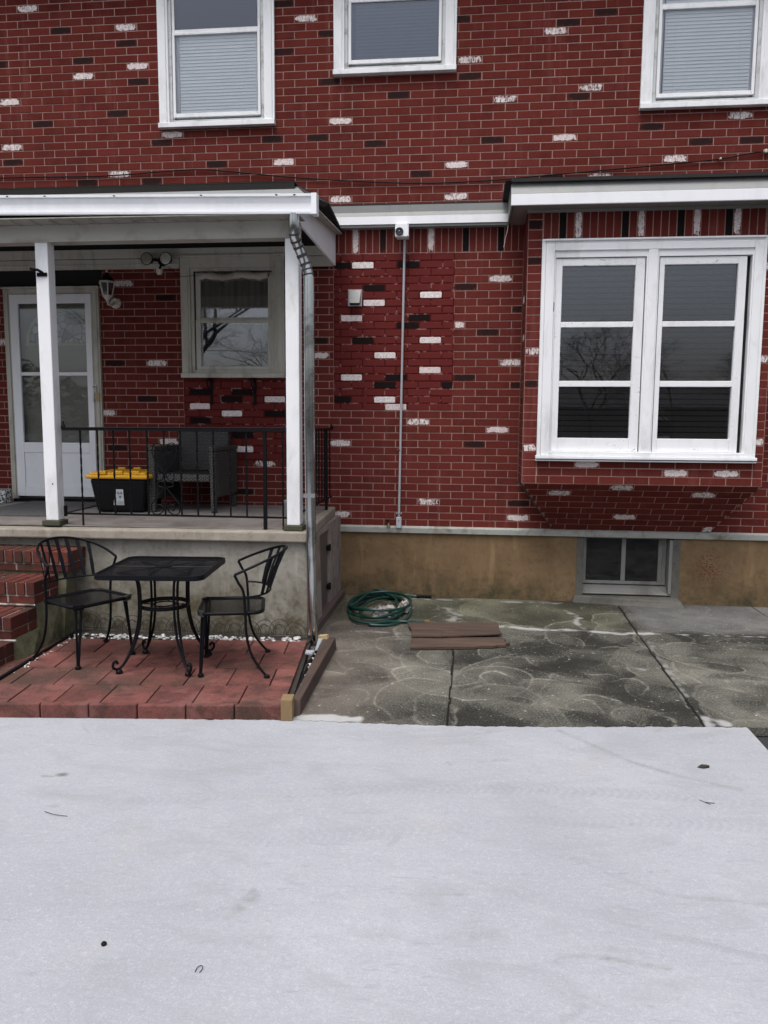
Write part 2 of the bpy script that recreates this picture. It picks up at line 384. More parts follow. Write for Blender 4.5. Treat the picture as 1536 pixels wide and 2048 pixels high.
# soldier course
sold = [(-1.09, 3.42, 1), (-.43, 3.42, 1), (-.83, 3.42, -1), (-.11, 3.41, -2), (.26, 3.45, -2)]
bricks(mb, WX0, WX1, [(3.304, 3.56, .018)], .065, mf, OPEN, sold)
k = 0; z = 3.5596; rowsu = []
while z < 6.25: rowsu.append((z, z+.0704, (.04 if k % 2 == 0 else -.0685))); z += .0704; k += 1
bricks(mb, WX0, WX1, rowsu, .2175, mf, OPEN, [(x, z, 1) for x, z in UW]+[(x, z, -1) for x, z in UD])
wall = mb.build('wall', M_BRICK, house)
# rest of the house shell
mb = MB()
for p in ([(WX0,0,-.1),(WX0,8,-.1),(WX0,8,6.3),(WX0,0,6.3)],[(WX1,0,-.1),(WX1,8,-.1),(WX1,8,6.3),(WX1,0,6.3)],[(WX0,8,-.1),(WX1,8,-.1),(WX1,8,6.3),(WX0,8,6.3)]): mb.face(p, a=(0, .4))
mb.build('rear_wall', M_BRICK, house)
mb = MB(); mb.hexa([(WX0-.4,-.45,6.3),(WX1+.4,-.45,6.3),(WX1+.4,8.4,6.3),(WX0-.4,8.4,6.3)],[(WX0-.2,4,8.4),(WX1+.2,4,8.4),(WX1+.2,4.05,8.4),(WX0-.2,4.05,8.4)]); mb.build('roof', M_SHINGLE, house)
# foundation with a hole for the cellar window
CW = (1.10, 1.93, .07, .625)
mb = MB(); sheet(mb, WX0, WX1, -.1, .66, mf, [(1.10,1.93,.07,.66)], (0, .5))
mb.face([(WX0,0,.66),(WX1,0,.66),(WX1,.02,.66),(WX0,.02,.66)])
mb.build('foundation', M_FOUND, house)
mb = MB(); mb.box(1.035,1.10,-.004,.25,.0,.63); mb.build('window_surround', M_GREYCEM, house)
mb = MB(); mb.box(1.93,2.0,-.004,.25,.0,.63); mb.build('window_surround', M_GREYCEM, house)
mb = MB(); mb.hexa([(1.0,-.05,-.02),(2.03,-.20,-.02),(2.03,.25,-.02),(1.0,.25,-.02)],[(1.02,-.03,.065),(1.99,-.15,.06),(1.99,.25,.085),(1.02,.25,.085)]); mb.build('cement_sill', M_GREYCEM, house, bevel=.01)
# stone ledge between brick and foundation
mb = MB(); mb.prism_x([(.0,.64),(-.028,.64),(-.030,.688),(-.006,.706),(0,.706)], WX0, WX1); 
M_LEDGE = simple('grey_wood_ledge', (.33,.335,.31), .8, 0, .15, 8, (.13,.11,.08), 5, .5, .72, .3)
mb.build('ledge', M_LEDGE, house)
# white belt between porch and bay
def belt(parent, x0, x1, yo, zb, zm, zt, yt, hang=.03, nm='fascia'):
    m = MB(); m.prism_x([(yo+.012,zb),(yo,zb),(yo,zm),(yo+.02,zm),(yo+.02,zb+.01)], x0, x1); m.build(nm, M_PVC, parent)
    m = MB(); m.prism_x([(yo+.0005,zm+.001),(yt,zt),(yt+.02,zt),(yo+.02,zm+.001)], x0+.002, x1-.002); m.build('drip_trim', M_GREYTRIM, parent)
belt(house, -1.36, .300, -.105, 3.545, 3.617, 3.725, -.05)
mb = MB(); mb.box(-1.36,.300,-.092,-.001,3.522,3.543); mb.build('trim_strip', M_GREYTRIM, house)
mb = MB(); mb.box(-1.36,.298,-.085,0,3.560,3.72); mb.build('belt_core', M_GREYTRIM, house)
mb = MB(); mb.box(-1.36,.302,-.068,0,3.724,3.738); mb.build('shingle_edge', M_SHINGLE, house)

m = MB(); m.tube(smoothpath([(.305,-.085,3.525),(.300,-.08,3.47),(.285,-.075,3.41),(.270,-.07,3.325)], 5), .0035, 5); tag(m.build('hanging_string', simple('pale_string', (.55,.48,.46), .8, 0, .5, 60)), 'short pale frayed string hanging from the corner where white belt meets bay roof', 'string')
# ------------------------------------------------------------------ windows
def frame_rect(m, x0, x1, z0, z1, w, y0, y1, wb=None, wt=None):
    wb = w if wb is None else wb; wt = w if wt is None else wt
    m.box(x0, x0+w, y0, y1, z0, z1); m.box(x1-w, x1, y0, y1, z0, z1)
    if wb: m.box(x0+w+.0003, x1-w-.0003, y0+.001, y1, z0, z0+wb)
    if wt: m.box(x0+w+.0003, x1-w-.0003, y0+.001, y1, z1-wt, z1)
def blind(parent, x0, x1, z0, z1, y, pitch=.030, mat=M_BLIND, cov=.46, out=.9, name='blind'):
    m = MB(); z = z0+.02
    while z < z1:
        d = pitch*cov
        m.face([(x0,y-d*out,z-d),(x1,y-d*out,z-d),(x1,y-d*out*.4,z),(x0,y-d*out*.4,z)]); m.face([(x0,y-d*out*.4,z),(x1,y-d*out*.4,z),(x1,y-d*out*.1,z+d),(x0,y-d*out*.1,z+d)]); z += pitch
    m.box(x0, x1, y-.012, y+.012, z0-.005, z0+.015)
    for f in (.12, .88): m.box(x0+(x1-x0)*f-.0015, x0+(x1-x0)*f+.0015, y-.011, y-.010, z0, z1)
    return m.build(name, mat, parent)
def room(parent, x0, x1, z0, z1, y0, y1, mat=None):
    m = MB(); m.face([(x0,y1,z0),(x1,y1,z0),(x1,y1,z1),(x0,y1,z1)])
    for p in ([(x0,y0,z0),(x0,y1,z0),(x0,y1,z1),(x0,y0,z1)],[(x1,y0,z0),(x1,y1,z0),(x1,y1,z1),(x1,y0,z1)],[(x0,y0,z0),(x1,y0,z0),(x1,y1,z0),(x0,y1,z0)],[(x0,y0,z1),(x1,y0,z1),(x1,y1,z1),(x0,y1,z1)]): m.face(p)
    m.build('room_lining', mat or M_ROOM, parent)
def upper_window(lab, x0, x1, zb, zmid, gt, gb, bz, bl, bx0=None):
    """x0..x1 outer trim, zb bottom of sill, zmid meeting rail"""
    m = MB(); zt = 6.0
    for s, e in ((x0, x0+.10), (x1-.10, x1)):
        m.box(s, e, -.035, .0, zb+.045, zt); m.box(s+.022, e-.022, -.043, -.036, zb+.045, zt)
    m.box(x0-.004, x1+.004, -.062, .0, zb, zb+.044)
    m.box(x0, x1, -.035, 0, zt-.1, zt)
    wn = m.build('window', M_TRIM, house, bevel=.003); wn['label'] = lab
    ix0, ix1 = x0+.10, x1-.10
    m = MB(); frame_rect(m, ix0, ix1, zb+.046, zt-.1, .028, -.018, .05, .03); frame_rect(m, ix0+.029, ix1-.029, zb+.075, zt-.13, .012, -.004, .05, .0)
    m.build('storm_track', M_ALU2, wn)
    sx0, sx1 = ix0+.036, ix1-.036
    m = MB(); frame_rect(m, sx0, sx1, zb+.10, zmid, .026, -.024, -.001, .034, .022); m.build('lower_sash', M_TRIM, wn, bevel=.003)
    m = MB(); frame_rect(m, sx0, sx1, zmid+.001, zt-.13, .024, -.012, .012, .030, .03); m.build('upper_sash', M_TRIM, wn, bevel=.003)
    m = MB(); m.box(sx0+.02, sx1-.02, -.008, -.006, zb+.12, zmid-.01); m.build('pane', gb, wn)
    m = MB(); m.box(sx0+.02, sx1-.02, .0, .002, zmid+.02, zt-.15); m.build('pane', gt, wn)
    room(wn, sx0-.03, sx1+.03, zb+.05, zt, .04, .30, M_TRIM)
    m = MB(); frame_rect(m, sx0-.0, sx1+.0, zb+.10, zt-.1, .05, .030, .040, .03); m.build('inner_sash', M_TRIM, wn)
    blind(wn, (bx0 or sx0+.06), sx1-.040, zb+.11, bz, .016, cov=.48, out=.40)
    return wn
M_ALU2 = simple('storm_frame', (.52, .54, .54), .5, .15, .1, 5, (.20, .20, .18), 7, .5, .7)
upper_window('upper window with the lowest sill and cyan-lit blind', -3.009, -1.887, 4.487, 5.345, G_SCREEN, G_CLEAR, 5.9, 1)
upper_window('upper window with the highest sill and grey screened pane', -1.325, -.196, 4.901, 5.555, G_SCREEN, G_MID, 5.9, 1)
upper_window('upper window above the bay with bright white blind', 1.450, 2.560, 4.507, 5.365, G_CLEAR, G_CLEAR, 5.9, 1)

# porch window
m = MB()
x0, x1, zb, zt = -2.838, -1.807, 2.137, 3.290
for s, e in ((x0, x0+.095), (x1-.095, x1)):
    m.box(s, e, -.04, 0, zb+.045, zt); m.box(s+.03, e-.02, -.048, -.041, zb+.045, zt-.05)
m.box(x0-.003, x1+.003, -.07, 0, zb, zb+.044); m.box(x0+.0955, x1-.0955, -.038, 0, zt-.10, zt); m.box(x0-.004, x1+.004, -.052, 0, zt+.001, zt+.02)
pw = m.build('window', M_OLD, house, bevel=.003); pw['label'] = 'small porch window with aged cream frame and rolled-up shade'
m = MB(); frame_rect(m, -2.742, -1.903, 2.183, 3.188, .03, -.02, .05, .03); m.build('storm_track', M_OLD, pw)
m = MB(); frame_rect(m, -2.70, -1.93, 2.215, 2.70, .048, -.012, .02, .035, .03); m.build('lower_sash', M_OLD, pw, bevel=.003)
m = MB(); frame_rect(m, -2.70, -1.93, 2.701, 3.15, .048, .0, .03, .02, .03); m.build('upper_sash', M_OLD, pw, bevel=.003)
m = MB(); m.box(-2.655, -1.975, .003, .005, 2.24, 2.68); m.build('pane', G_PORCH, pw)
m = MB(); m.box(-2.655, -1.975, .012, .014, 2.72, 3.13); m.build('pane', G_PORCH, pw)
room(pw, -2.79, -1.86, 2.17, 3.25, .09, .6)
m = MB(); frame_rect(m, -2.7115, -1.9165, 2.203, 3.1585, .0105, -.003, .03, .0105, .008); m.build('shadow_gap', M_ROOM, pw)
m = MB(); N = 120
for i in range(N):
    a = -2.70+.77*i/N; b = -2.70+.77*(i+1)/N; f = lambda x: .055+.014*math.sin(x*95)+.008*math.sin(x*41+1)
    m.face([(a, f(a), 2.66), (b, f(b), 2.66), (b, f(b), 3.2), (a, f(a), 3.2)])
m.build('curtain', M_CURTAIN, pw, smooth=True)
m = MB(); P = [(-2.665+.7*i/16, -.035+.006*math.sin(i*1.9), 3.105+.01*math.sin(i*.8)+.0006*i) for i in range(17)]
m.tube(P, [.034+.006*math.sin(i*2.3) for i in range(17)], 10); m.build('rolled_shade', simple('shade_fabric', (.42,.38,.33), .85, 0, .15, 10, (.18,.13,.09), 6, .5, .7), pw, smooth=True)

# storm door
m = MB(); x0, x1, zb, zt = -4.679, -3.681, .885, 3.012
for s, e in ((x0, x0+.07), (x1-.075, x1)):
    m.box(s, e, -.035, 0, zb, zt); m.box(s+.02, e-.018, -.045, -.036, zb, zt-.02)
m.box(x0+.0705, x1-.0755, -.034, 0, zt-.055, zt); m.box(x0-.01, x1+.01, -.055, 0, zt+.001, zt+.018)
dr = m.build('storm_door_frame', M_OLD, house, bevel=.003)
dx0, dx1 = -4.607, -3.755
m = MB(); m.box(dx0, dx0+.088, -.05, -.02, .94, 2.955); m.box(dx1-.062, dx1, -.05, -.02, .94, 2.955)
m.box(dx0+.0885, dx1-.0625, -.049, -.02, 2.866, 2.955); m.box(dx0+.0885, dx1-.0625, -.049, -.02, 1.385, 1.488)
m.box(dx0+.0885, dx1-.0625, -.049, -.02, .94, 1.03); m.box(dx0+.0885, dx1-.0625, -.040, -.02, 1.031, 1.384)
m.box(dx0+.0885, dx1-.0625, -.047, -.02, 2.158, 2.192)
door = m.build('door', M_PVC, house, bevel=.003); door['label'] = 'white storm door with two tall glass panes'
m = MB(); m.box(dx0+.08, dx1-.055, -.034, -.032, 1.48, 2.16); m.box(dx0+.08, dx1-.055, -.034, -.032, 2.19, 2.87); m.build('pane', G_DOOR, door)
m = MB(); m.tube(smoothpath([(-3.782+.045,-.055,2.05),(-3.737,-.085,2.04),(-3.735,-.09,1.98),(-3.738,-.085,1.92),(-3.742,-.06,1.90)], 5), .009, 8); m.box(-3.75,-3.725,-.056,-.05,1.99,2.07); m.build('handle', M_ALU, door, smooth=True)
m = MB(); m.box(-4.26,-4.14,-.052,-.0495,1.395,1.43); m.build('latch_plate', M_ALU, door)
m = MB(); m.box(-3.715,-3.695,-.056,-.045,1.90,1.99); m.build('bell_button', simple('brass', (.5,.33,.09), .4, .7), dr)
m = MB(); m.box(-4.78, -3.655, -.016, -.004, 3.034, 3.188); m.build('dark_panel', M_DARK, dr)  # flat near-black panel added over the wall band above the door
m = MB(); m.box(dx0-.03, dx1+.03, -.09, 0, .886, .915); m.build('threshold', M_BLACK, dr)
# inner door with fan light
M_INDOOR = simple('inner_door_paint', (.36,.365,.33), .5, 0, .1, 4)
m = MB(); sheet(m, -4.66, -3.70, .9, 3.0, lambda u, v, d: (u, .05, v), [], (0, .5)); ind = m.build('inner_door', M_INDOOR, house)
cx, cz, rr = -4.145, 2.475, .33
m = MB(); A = [math.pi*i/20 for i in range(21)]
m.tube([(cx+rr*math.cos(a), .04, cz+rr*math.sin(a)*1.05) for a in A], .018, 6); m.tube([(cx-rr-.02, .04, cz), (cx+rr+.02, .04, cz)], .018, 6)
m.build('fanlight_frame', simple('olive_trim', (.55,.56,.36), .5), ind)
m = MB()
for i in range(20):
    a, b = A[i], A[i+1]; m.face([(cx, .046, cz), (cx+rr*math.cos(a), .046, cz+rr*math.sin(a)*1.05), (cx+rr*math.cos(b), .046, cz+rr*math.sin(b)*1.05)])
t = NT('leaded_glass'); vv = t.voro(13, feature='DISTANCE_TO_EDGE'); cc = t.voro(13, out='Color')
t.done(t.mix(t.mr(vv, .03, .06), (.02, .02, .02), t.mix(t.sep(cc)[0], (.06, .08, .16), (.62, .64, .66))), .15)
m.build('fanlight_glass', t.m, ind)

# cellar window
m = MB(); frame_rect(m, 1.105, 1.895, .165, .632, .035, .10, .14, .03, .02)
m.box(1.475, 1.515, .101, .14, .196, .611); m.box(1.82, 1.859, .1005, .14, .196, .611)
M_GREYWOOD = trim_mat('weathered_grey_paint', (.23,.23,.215), (.045,.04,.034), .95, 1.0)
cwn = m.build('window', M_GREYWOOD, house, bevel=.003); cwn['label'] = 'low two-pane cellar window in the tan foundation'
m = MB(); m.box(1.14, 1.82, .118, .120, .19, .615); m.build('pane', glass_mat('dusty_glass', (.10,.10,.10), .8, .10), cwn)
m = MB(); m.hexa([(1.10,.0,.085),(1.93,.0,.085),(1.93,.14,.085),(1.10,.14,.085)],[(1.10,.0,.088),(1.93,.0,.088),(1.93,.14,.165),(1.10,.14,.165)]); m.build('sill', M_GREYWOOD, cwn)
m = MB(); m.box(1.899,1.929,.0,.14,.1,.62); m.build('jamb', M_GREYWOOD, cwn)
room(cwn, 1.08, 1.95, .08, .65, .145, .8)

# ------------------------------------------------------------------ bay
BX0, BX1, BY = .462, 2.520, -.5
bm_ = lambda u, v, d: (u, BY-d, v)
WO = (.62, 2.40, 1.42, 3.26)
m = MB(); sheet(m, BX0, BX1, 1.180, 3.55, bm_, [WO], (5, .5))
BWm = [(1.02,1.37,1),(1.84,1.30,1),(2.31,1.30,1),(.51,2.36,1),(.51,1.51,1),(2.45,3.01,1),(2.49,2.26,1),(2.49,1.58,1),(.53,3.41,-1),(.53,3.12,-1),(.52,2.06,-1)]
rb = [(1.181+.0703*k, 1.181+.0703*(k+1), .16 if k % 2 else .05) for k in range(30)]
OB = [(.577, 2.44, 1.392, 3.6)]
bricks(m, .587, 2.437, rb[:3], .217, bm_, [], BWm)
bricks(m, BX0, .587, [(a, b, 0.0) for a, b, c in rb]+[(3.291+.085*k, 3.291+.085*(k+1), 0.0) for k in range(3)], 9, bm_, [], BWm)
bricks(m, 2.437, BX1, [(a, b, 0.0) for a, b, c in rb]+[(3.291+.085*k, 3.291+.085*(k+1), 0.0) for k in range(3)], 9, bm_, [], BWm)
bricks(m, .592, 2.437, [(3.292, 3.55, .592)], .0655, bm_, [], [(.89,3.43,1),(1.39,3.42,1),(1.84,3.43,1),(2.22,3.44,1),(.76,3.43,-2),(1.27,3.43,-2),(1.72,3.43,-2),(2.16,3.43,-2)])
# sides
for X, sg in ((BX0, -1), (BX1, 1)):
    ms = lambda u, v, d, X=X, sg=sg: (X+sg*d, u, v)
    sheet(m, BY, 0, 1.181, 3.55, ms, [], (5, .5))
    bricks(m, BY+.002, -.005, [(a, b, BY+.002 if i % 2 else BY+.11) for i, (a, b, c) in enumerate(rb)]+[(3.291+.085*k, 3.291+.085*(k+1), BY) for k in range(3)], .217, ms, [], [(-.2,2.8,1),(-.25,2.5,1),(-.3,1.9,-1)])
# sloping underside
P0 = Vector((0, BY, 1.181)); P1 = Vector((0, -.012, .706)); D = (P1-P0); DL = D.length; D.normalize(); NN = Vector((0, -D.z, D.y)); NN = NN if NN.z < 0 else -NN
def slx(t): return BX0+(.800-BX0)*t, BX1+(2.25-BX1)*t
sl = lambda u, v, d: tuple(Vector((u, 0, 0))+P0+D*v+NN*d)
a0, b0 = slx(0); a1, b1 = slx(1)
m.face([(a0, BY, 1.181), (b0, BY, 1.181), (b1, P1.y, P1.z), (a1, P1.y, P1.z)], a=(5, .5))
for k in range(8):
    v0 = DL*k/8; v1 = DL*(k+1)/8; l0, r0 = slx((k+.5)/8)
    mk = []
    for (x, y_, z_) in ((1.361,-.48,1.171),(.812,-.42,1.112),(1.967,-.421,1.113),(1.39,-.13,.829),(2.187,-.054,.756)):
        v = (Vector((0, y_, z_))-P0).dot(D)
        if v0 <= v < v1: mk.append((x, v, 1))
    bricks(m, l0, r0, [(v0, v1, .82 if k % 2 == 0 else .70)], .2105, sl, [], mk)
for (p, q) in ((a0, a1), (b0, b1)):
    m.face([(p, BY, 1.181), (p, -.0, 1.181), (q, -.0, .706)], a=(0, .2)); m.face([(p, BY, 1.181), (q, -.0, .706), (q, P1.y, .706)], a=(0, .2))
bay = m.build('bay', M_BRICK, house); bay['label'] = 'boxy brick bay with a wedge-shaped underside'
m = MB(); m.tube([(BX0-.004, -.006, 1.17), (a1-.004, -.006, .71)], .007, 5); m.tube([(BX0-.003, -.004, 1.17), (BX0-.003, -.004, 3.44)], .005, 5)
m.build('corner_caulk', M_GREYCEM, bay)
# bay roof edge
FX0, FX1 = .30, 2.75
m = MB(); m.box(FX0, FX1, -.70, 0, 3.722, 3.750); m.hexa([(FX0-.05,-.70,3.735),(FX1+.05,-.70,3.735),(FX1+.05,0,3.735),(FX0-.05,0,3.735)],[(FX0-.05,-.64,3.748),(FX1+.05,-.64,3.748),(FX1+.05,0,3.79),(FX0-.05,0,3.79)]); m.build('bay_roof', M_SHINGLE, house)
m = MB(); m.prism_x([(-.72,3.528),(-.72,3.618),(-.70,3.618),(-.70,3.528)], FX0, FX1); m.build('bay_fascia', M_PVC, house, bevel=.003)
m = MB(); m.prism_x([(-.7195,3.619),(-.655,3.722),(-.63,3.722),(-.69,3.619)], FX0, FX1); m.build('drip_trim', M_GREYTRIM, house)
m = MB(); m.prism_x([(-.719,3.529),(-.719,3.618),(-.655,3.7215),(0,3.7215),(0,3.529)], FX0+.0005, FX0+.014); m.build('end_trim', M_GREYTRIM, house)
m = MB(); m.prism_x([(-.719,3.529),(-.719,3.618),(-.655,3.7215),(0,3.7215),(0,3.529)], FX1-.014, FX1-.0005)
m.build('end_trim', M_GREYTRIM, house)
m = MB(); m.box(FX0+.02, FX1-.02, -.70, -.001, 3.540, 3.548)
for i in range(24):
    x = FX0+.03+i*.1; 
    if x < FX1-.03: m.box(x, x+.006, -.70, -.001, 3.5365, 3.5395)
m.build('bay_soffit', simple('brown_soffit', (.19,.165,.15), .7, 0, .2, 5), house)
m = MB(); m.box(.45, 2.53, -.518, -.502, 3.515, 3.539); m.build('soffit_channel', M_GREYTRIM, house)
# bay window
m = MB(); y1 = BY; F = BY-.04
m.box(.583, .615, F, y1, 1.432, 3.290); m.box(.616, .692, F-.006, y1, 1.432, 3.252); m.box(2.340, 2.412, F-.006, y1, 1.432, 3.252); m.box(2.413, 2.440, F, y1, 1.432, 3.290)
m.box(.6155, 2.4125, F, y1, 3.253, 3.291); m.box(.6925, 2.3395, F-.006, y1, 3.19, 3.252); m.box(.60, 2.425, F-.018, F-.001, 3.270, 3.284)
m.box(1.476, 1.556, F-.004, y1+.09, 1.45, 3.1895)
m.box(.573, 2.446, F-.035, y1, 1.404, 1.431); m.box(.573, 2.446, F-.020, y1, 1.384, 1.397); m.box(.693, 2.34, F-.02, y1+.09, 1.432, 1.470)
bw = m.build('bay_window', M_TRIM, house, bevel=.004); bw['label'] = 'wide white twin casement window on the brick bay'
yg = BY+.015
m = MB()
for X0_, X1_ in ((.692, 1.476), (1.556, 2.340)):
    m.box(X0_, X0_+.012, F+.01, yg+.03, 1.471, 3.19); m.box(X1_-.012, X1_, F+.01, yg+.03, 1.471, 3.19); m.box(X0_+.0125, X1_-.0125, F+.01, yg+.03, 3.135, 3.19)
m.build('stop', M_TRIM, bw)
for X0_, X1_, g0, g1 in ((.705, 1.455, .762, 1.378), (1.577, 2.290, 1.618, 2.222)):
    m = MB(); y0 = BY-.018; zt, zb_ = 3.128, 1.472
    m.box(X0_, g0, y0, yg+.02, zb_, zt); m.box(g1, X1_, y0, yg+.02, zb_, zt)
    g0 += .0003; g1 -= .0003
    m.box(g0, g1, y0+.001, yg+.02, 3.066, zt); m.box(g0, g1, y0+.001, yg+.02, zb_, 1.588)
    m.box(g0, g1, y0+.002, yg+.02, 2.546, 2.592); m.box(g0, g1, y0+.002, yg+.02, 2.036, 2.086)
    sh = m.build('sash', M_PEEL, bw, bevel=.003)
m = MB()
for g0, g1 in ((.755, 1.385), (1.61, 2.23)): m.box(g0, g1, yg, yg+.003, 1.58, 3.075)
m.build('pane', G_BAY, bw)
M_BB = simple('bay_blind_white', (.80,.78,.74), .6, 0, .05, 4)
blind(bw, .72, 1.44, 1.60, 3.14, BY+.06, .048, M_BB, .41); blind(bw, 1.59, 2.30, 1.60, 3.14, BY+.06, .048, M_BB, .41)
m = MB(); m.box(2.292, 2.302, BY-.03, BY-.019, 2.60, 2.70); m.build('hinge', M_BLACK, bw)
m = MB(); m.box(2.292, 2.302, BY-.03, BY-.019, 1.70, 1.80); m.build('hinge', M_BLACK, bw)
m = MB(); m.box(.693, .700, BY-.03, BY-.019, 2.68, 2.76); m.build('hinge', M_BLACK, bw)
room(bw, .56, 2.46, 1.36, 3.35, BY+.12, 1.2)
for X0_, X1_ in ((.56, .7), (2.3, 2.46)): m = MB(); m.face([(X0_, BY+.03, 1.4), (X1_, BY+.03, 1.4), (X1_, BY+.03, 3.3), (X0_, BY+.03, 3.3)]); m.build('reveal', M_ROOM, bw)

# ------------------------------------------------------------------ porch
porch = thing('front_porch', 'raised concrete porch with flat roof on two white posts before the white door', 'porch', (-3.2, -1.0, 0))
Zp_ = .882; LX = -7.0
m = MB(); m.hexa([(LX,-1.99,.80),(-1.222,-1.825,.80),(-1.315,0,.80),(LX,0,.80)],[(LX,-1.985,Zp_-.03),(-1.222,-1.82,Zp_),(-1.315,0,Zp_),(LX,0,Zp_-.0)])
m.build('slab', M_SLAB, porch, bevel=.012)
m = MB(); m.hexa([(LX+.02,-1.80,Zp_-.01),(-1.35,-1.72,Zp_-.0),(-1.38,-.01,Zp_),(LX+.02,-.01,Zp_)],[(LX+.02,-1.80,Zp_+.001),(-1.35,-1.72,Zp_+.003),(-1.38,-.01,Zp_+.003),(LX+.02,-.01,Zp_+.003)]); m.build('floor_coating', M_FLOOR, porch)
m = MB(); m.hexa([(LX,-1.85,-.1),(-1.20,-1.79,-.1),(-1.29,-1.79+.15,-.1),(LX,-1.6,-.1)],[(LX,-1.84,.799),(-1.245,-1.78,.799),(-1.29,-1.6,.799),(LX,-1.6,.799)]); m.build('base_wall', M_PORCHWALL, porch)
m = MB(); m.hexa([(-1.235,-1.64,-.1),(-1.235,-1.11,-.1),(-1.45,-1.11,-.1),(-1.45,-1.64,-.1)],[(-1.25,-1.62,.799),(-1.265,-1.11,.799),(-1.45,-1.11,.799),(-1.45,-1.62,.799)])
m.box(-1.45,-1.262,-.60,0,-.1,.799); m.box(-1.45,-1.27,-1.1095,-.6005,.745,.799); m.build('side_wall', simple('pink_grey_render', (.25,.21,.19), .9, 0, .2, 5, (.12,.095,.08), 4, .45, .7, .4, 40), porch)
m = MB(); m.box(-1.32,-1.288,-1.108,-.602,-.02,.744); ht = m.build('access_hatch', simple('brown_metal', (.11,.09,.08), .55, .2, .2, 4, (.16,.12,.10), 3), porch)
for z in (.215, .573):
    m = MB(); m.box(-1.287,-1.262,-.66,-.58,z-.02,z+.02); m.tube([(-1.262,-.615,z-.03),(-1.262,-.615,z+.03)], .01, 6); m.build('hinge', M_BLACK, ht)
m = MB(); m.box(-1.285,-1.21,-1.62,-.05,-.02,.06); m.build('footing', simple('red_brown_footing', (.075,.05,.045), .85, 0, .2, 6), porch)
for x, zt in ((-3.339, 3.07), (-1.389, 3.06)):
    m = MB(); m.box(x, x+.103, -1.765, -1.662, .925, zt); po = m.build('post', M_TRIM, porch, bevel=.006)
    m = MB(); m.box(x-.022, x+.125, -1.79, -1.65, Zp_+.003, .924); m.build('base_block', simple('mossy_wood', (.05,.05,.03), .9, 0, .4, 20, (.03,.025,.02), 8), po, bevel=.004)
    if x < -3:
        m = MB(); m.box(-3.325,-3.245,-1.775,-1.766,2.807,2.835); m.tube([(-3.27,-1.78,2.83),(-3.30,-1.80,2.85),(-3.36,-1.80,2.86)], .011, 6); m.build('hook', M_BLACK, po)
        m = MB(); m.lathe([(.0,-.003),(.006,-.002),(.006,0)], (-3.272,-1.7655,1.215), 8, 'y'); m.build('knot_hole', M_BLACK, po)
m = MB(); m.box(LX, -1.288, -1.775, -1.66, 3.066, 3.185); m.box(LX, -1.29, -1.779, -1.655, 3.060, 3.069); m.build('beam', simple('beam_wrap', (.40,.39,.35), .6, 0, .1, 3, (.22,.18,.14), 2.5, .5, .75), porch)
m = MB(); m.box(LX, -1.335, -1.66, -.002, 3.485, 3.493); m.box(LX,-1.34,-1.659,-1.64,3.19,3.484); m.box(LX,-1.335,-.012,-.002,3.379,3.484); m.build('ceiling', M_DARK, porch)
# sloped soffit boards in front of the beam
m = MB(); m.hexa([(LX,-1.95,3.205),(-1.25,-1.95,3.180),(-1.25,-1.70,3.190),(LX,-1.70,3.190)],[(LX,-1.95,3.212),(-1.25,-1.95,3.187),(-1.25,-1.70,3.197),(LX,-1.70,3.197)])
x = LX
while x < -1.35: m.box(x, x+.010, -1.94, -1.775, 3.1785, 3.1815); x += .155
m.build('soffit', M_SOFFIT, porch)
# frieze on the wall
m = MB(); m.box(LX,-1.34,-.035,-.0015,3.290,3.378); m.box(LX,-2.85,-.028,-.0015,3.190,3.284); m.box(LX,-2.85,-.035,-.0015,3.225,3.235); m.box(-1.80,-1.33,-.028,-.0015,3.19,3.284); m.build('frieze', M_OLD, porch, bevel=.003)
# flat roof, side panel, grey apron, gutter
roof = [(LX,-1.56),(-1.37,-1.53),(-1.20,-.98),(-1.247,0),(LX,0)]
m = MB(); m.prism(roof, 3.497, 3.518); m.build('roof', M_SHINGLE, porch)
m = MB(); m.hexa([(LX,-1.88,3.330),(-1.19,-1.88,3.318),(-1.35,-1.545,3.496),(LX,-1.57,3.496)],[(LX,-1.87,3.335),(-1.20,-1.87,3.323),(-1.36,-1.535,3.4965),(LX,-1.56,3.4965)]); m.build('apron', M_GREYTRIM, porch)
m = MB(); m.hexa([(-1.19,-1.88,3.317),(-1.21,-1.2,3.42),(-1.20,-.98,3.4965),(-1.37,-1.53,3.4965)],[(-1.185,-1.88,3.330),(-1.19,-1.2,3.45),(-1.188,-.98,3.505),(-1.362,-1.53,3.507)]); m.build('hip_edge', M_SHINGLE, porch)
m = MB(); m.hexa([(-1.33,-1.88,3.20),(-1.312,-1.88,3.20),(-1.312,0,3.197),(-1.33,0,3.197)],[(-1.33,-1.88,3.32),(-1.312,-1.88,3.32),(-1.312,0,3.494),(-1.33,0,3.494)]); m.build('side_panel', M_PVC, porch)
m = MB(); m.hexa([(-1.311,-1.88,3.318),(-1.20,-1.88,3.305),(-1.25,0,3.484),(-1.311,0,3.484)],[(-1.311,-1.88,3.325),(-1.20,-1.88,3.317),(-1.25,0,3.496),(-1.311,0,3.496)]); m.build('side_soffit', M_SOFFIT, porch)
def gz(x): return (x+1.115)*-.018
m = MB(); prof = [(-1.88,3.19),(-1.93,3.178),(-1.955,3.180),(-1.957,3.195),(-1.938,3.200),(-1.940,3.255),(-1.952,3.285),(-1.950,3.296),(-1.965,3.298),(-1.966,3.315),(-1.945,3.317),(-1.944,3.30),(-1.90,3.20),(-1.885,3.315),(-1.88,3.315)]
m.hexa([(LX, y, z+.105) for y, z in prof], [(-1.118, y, z) for y, z in prof])
gut = m.build('gutter', M_PVC, porch)
m = MB(); m.box(-1.150,-1.112,-1.968,-1.88,3.176,3.319); m.build('end_cap', M_PVC, gut)
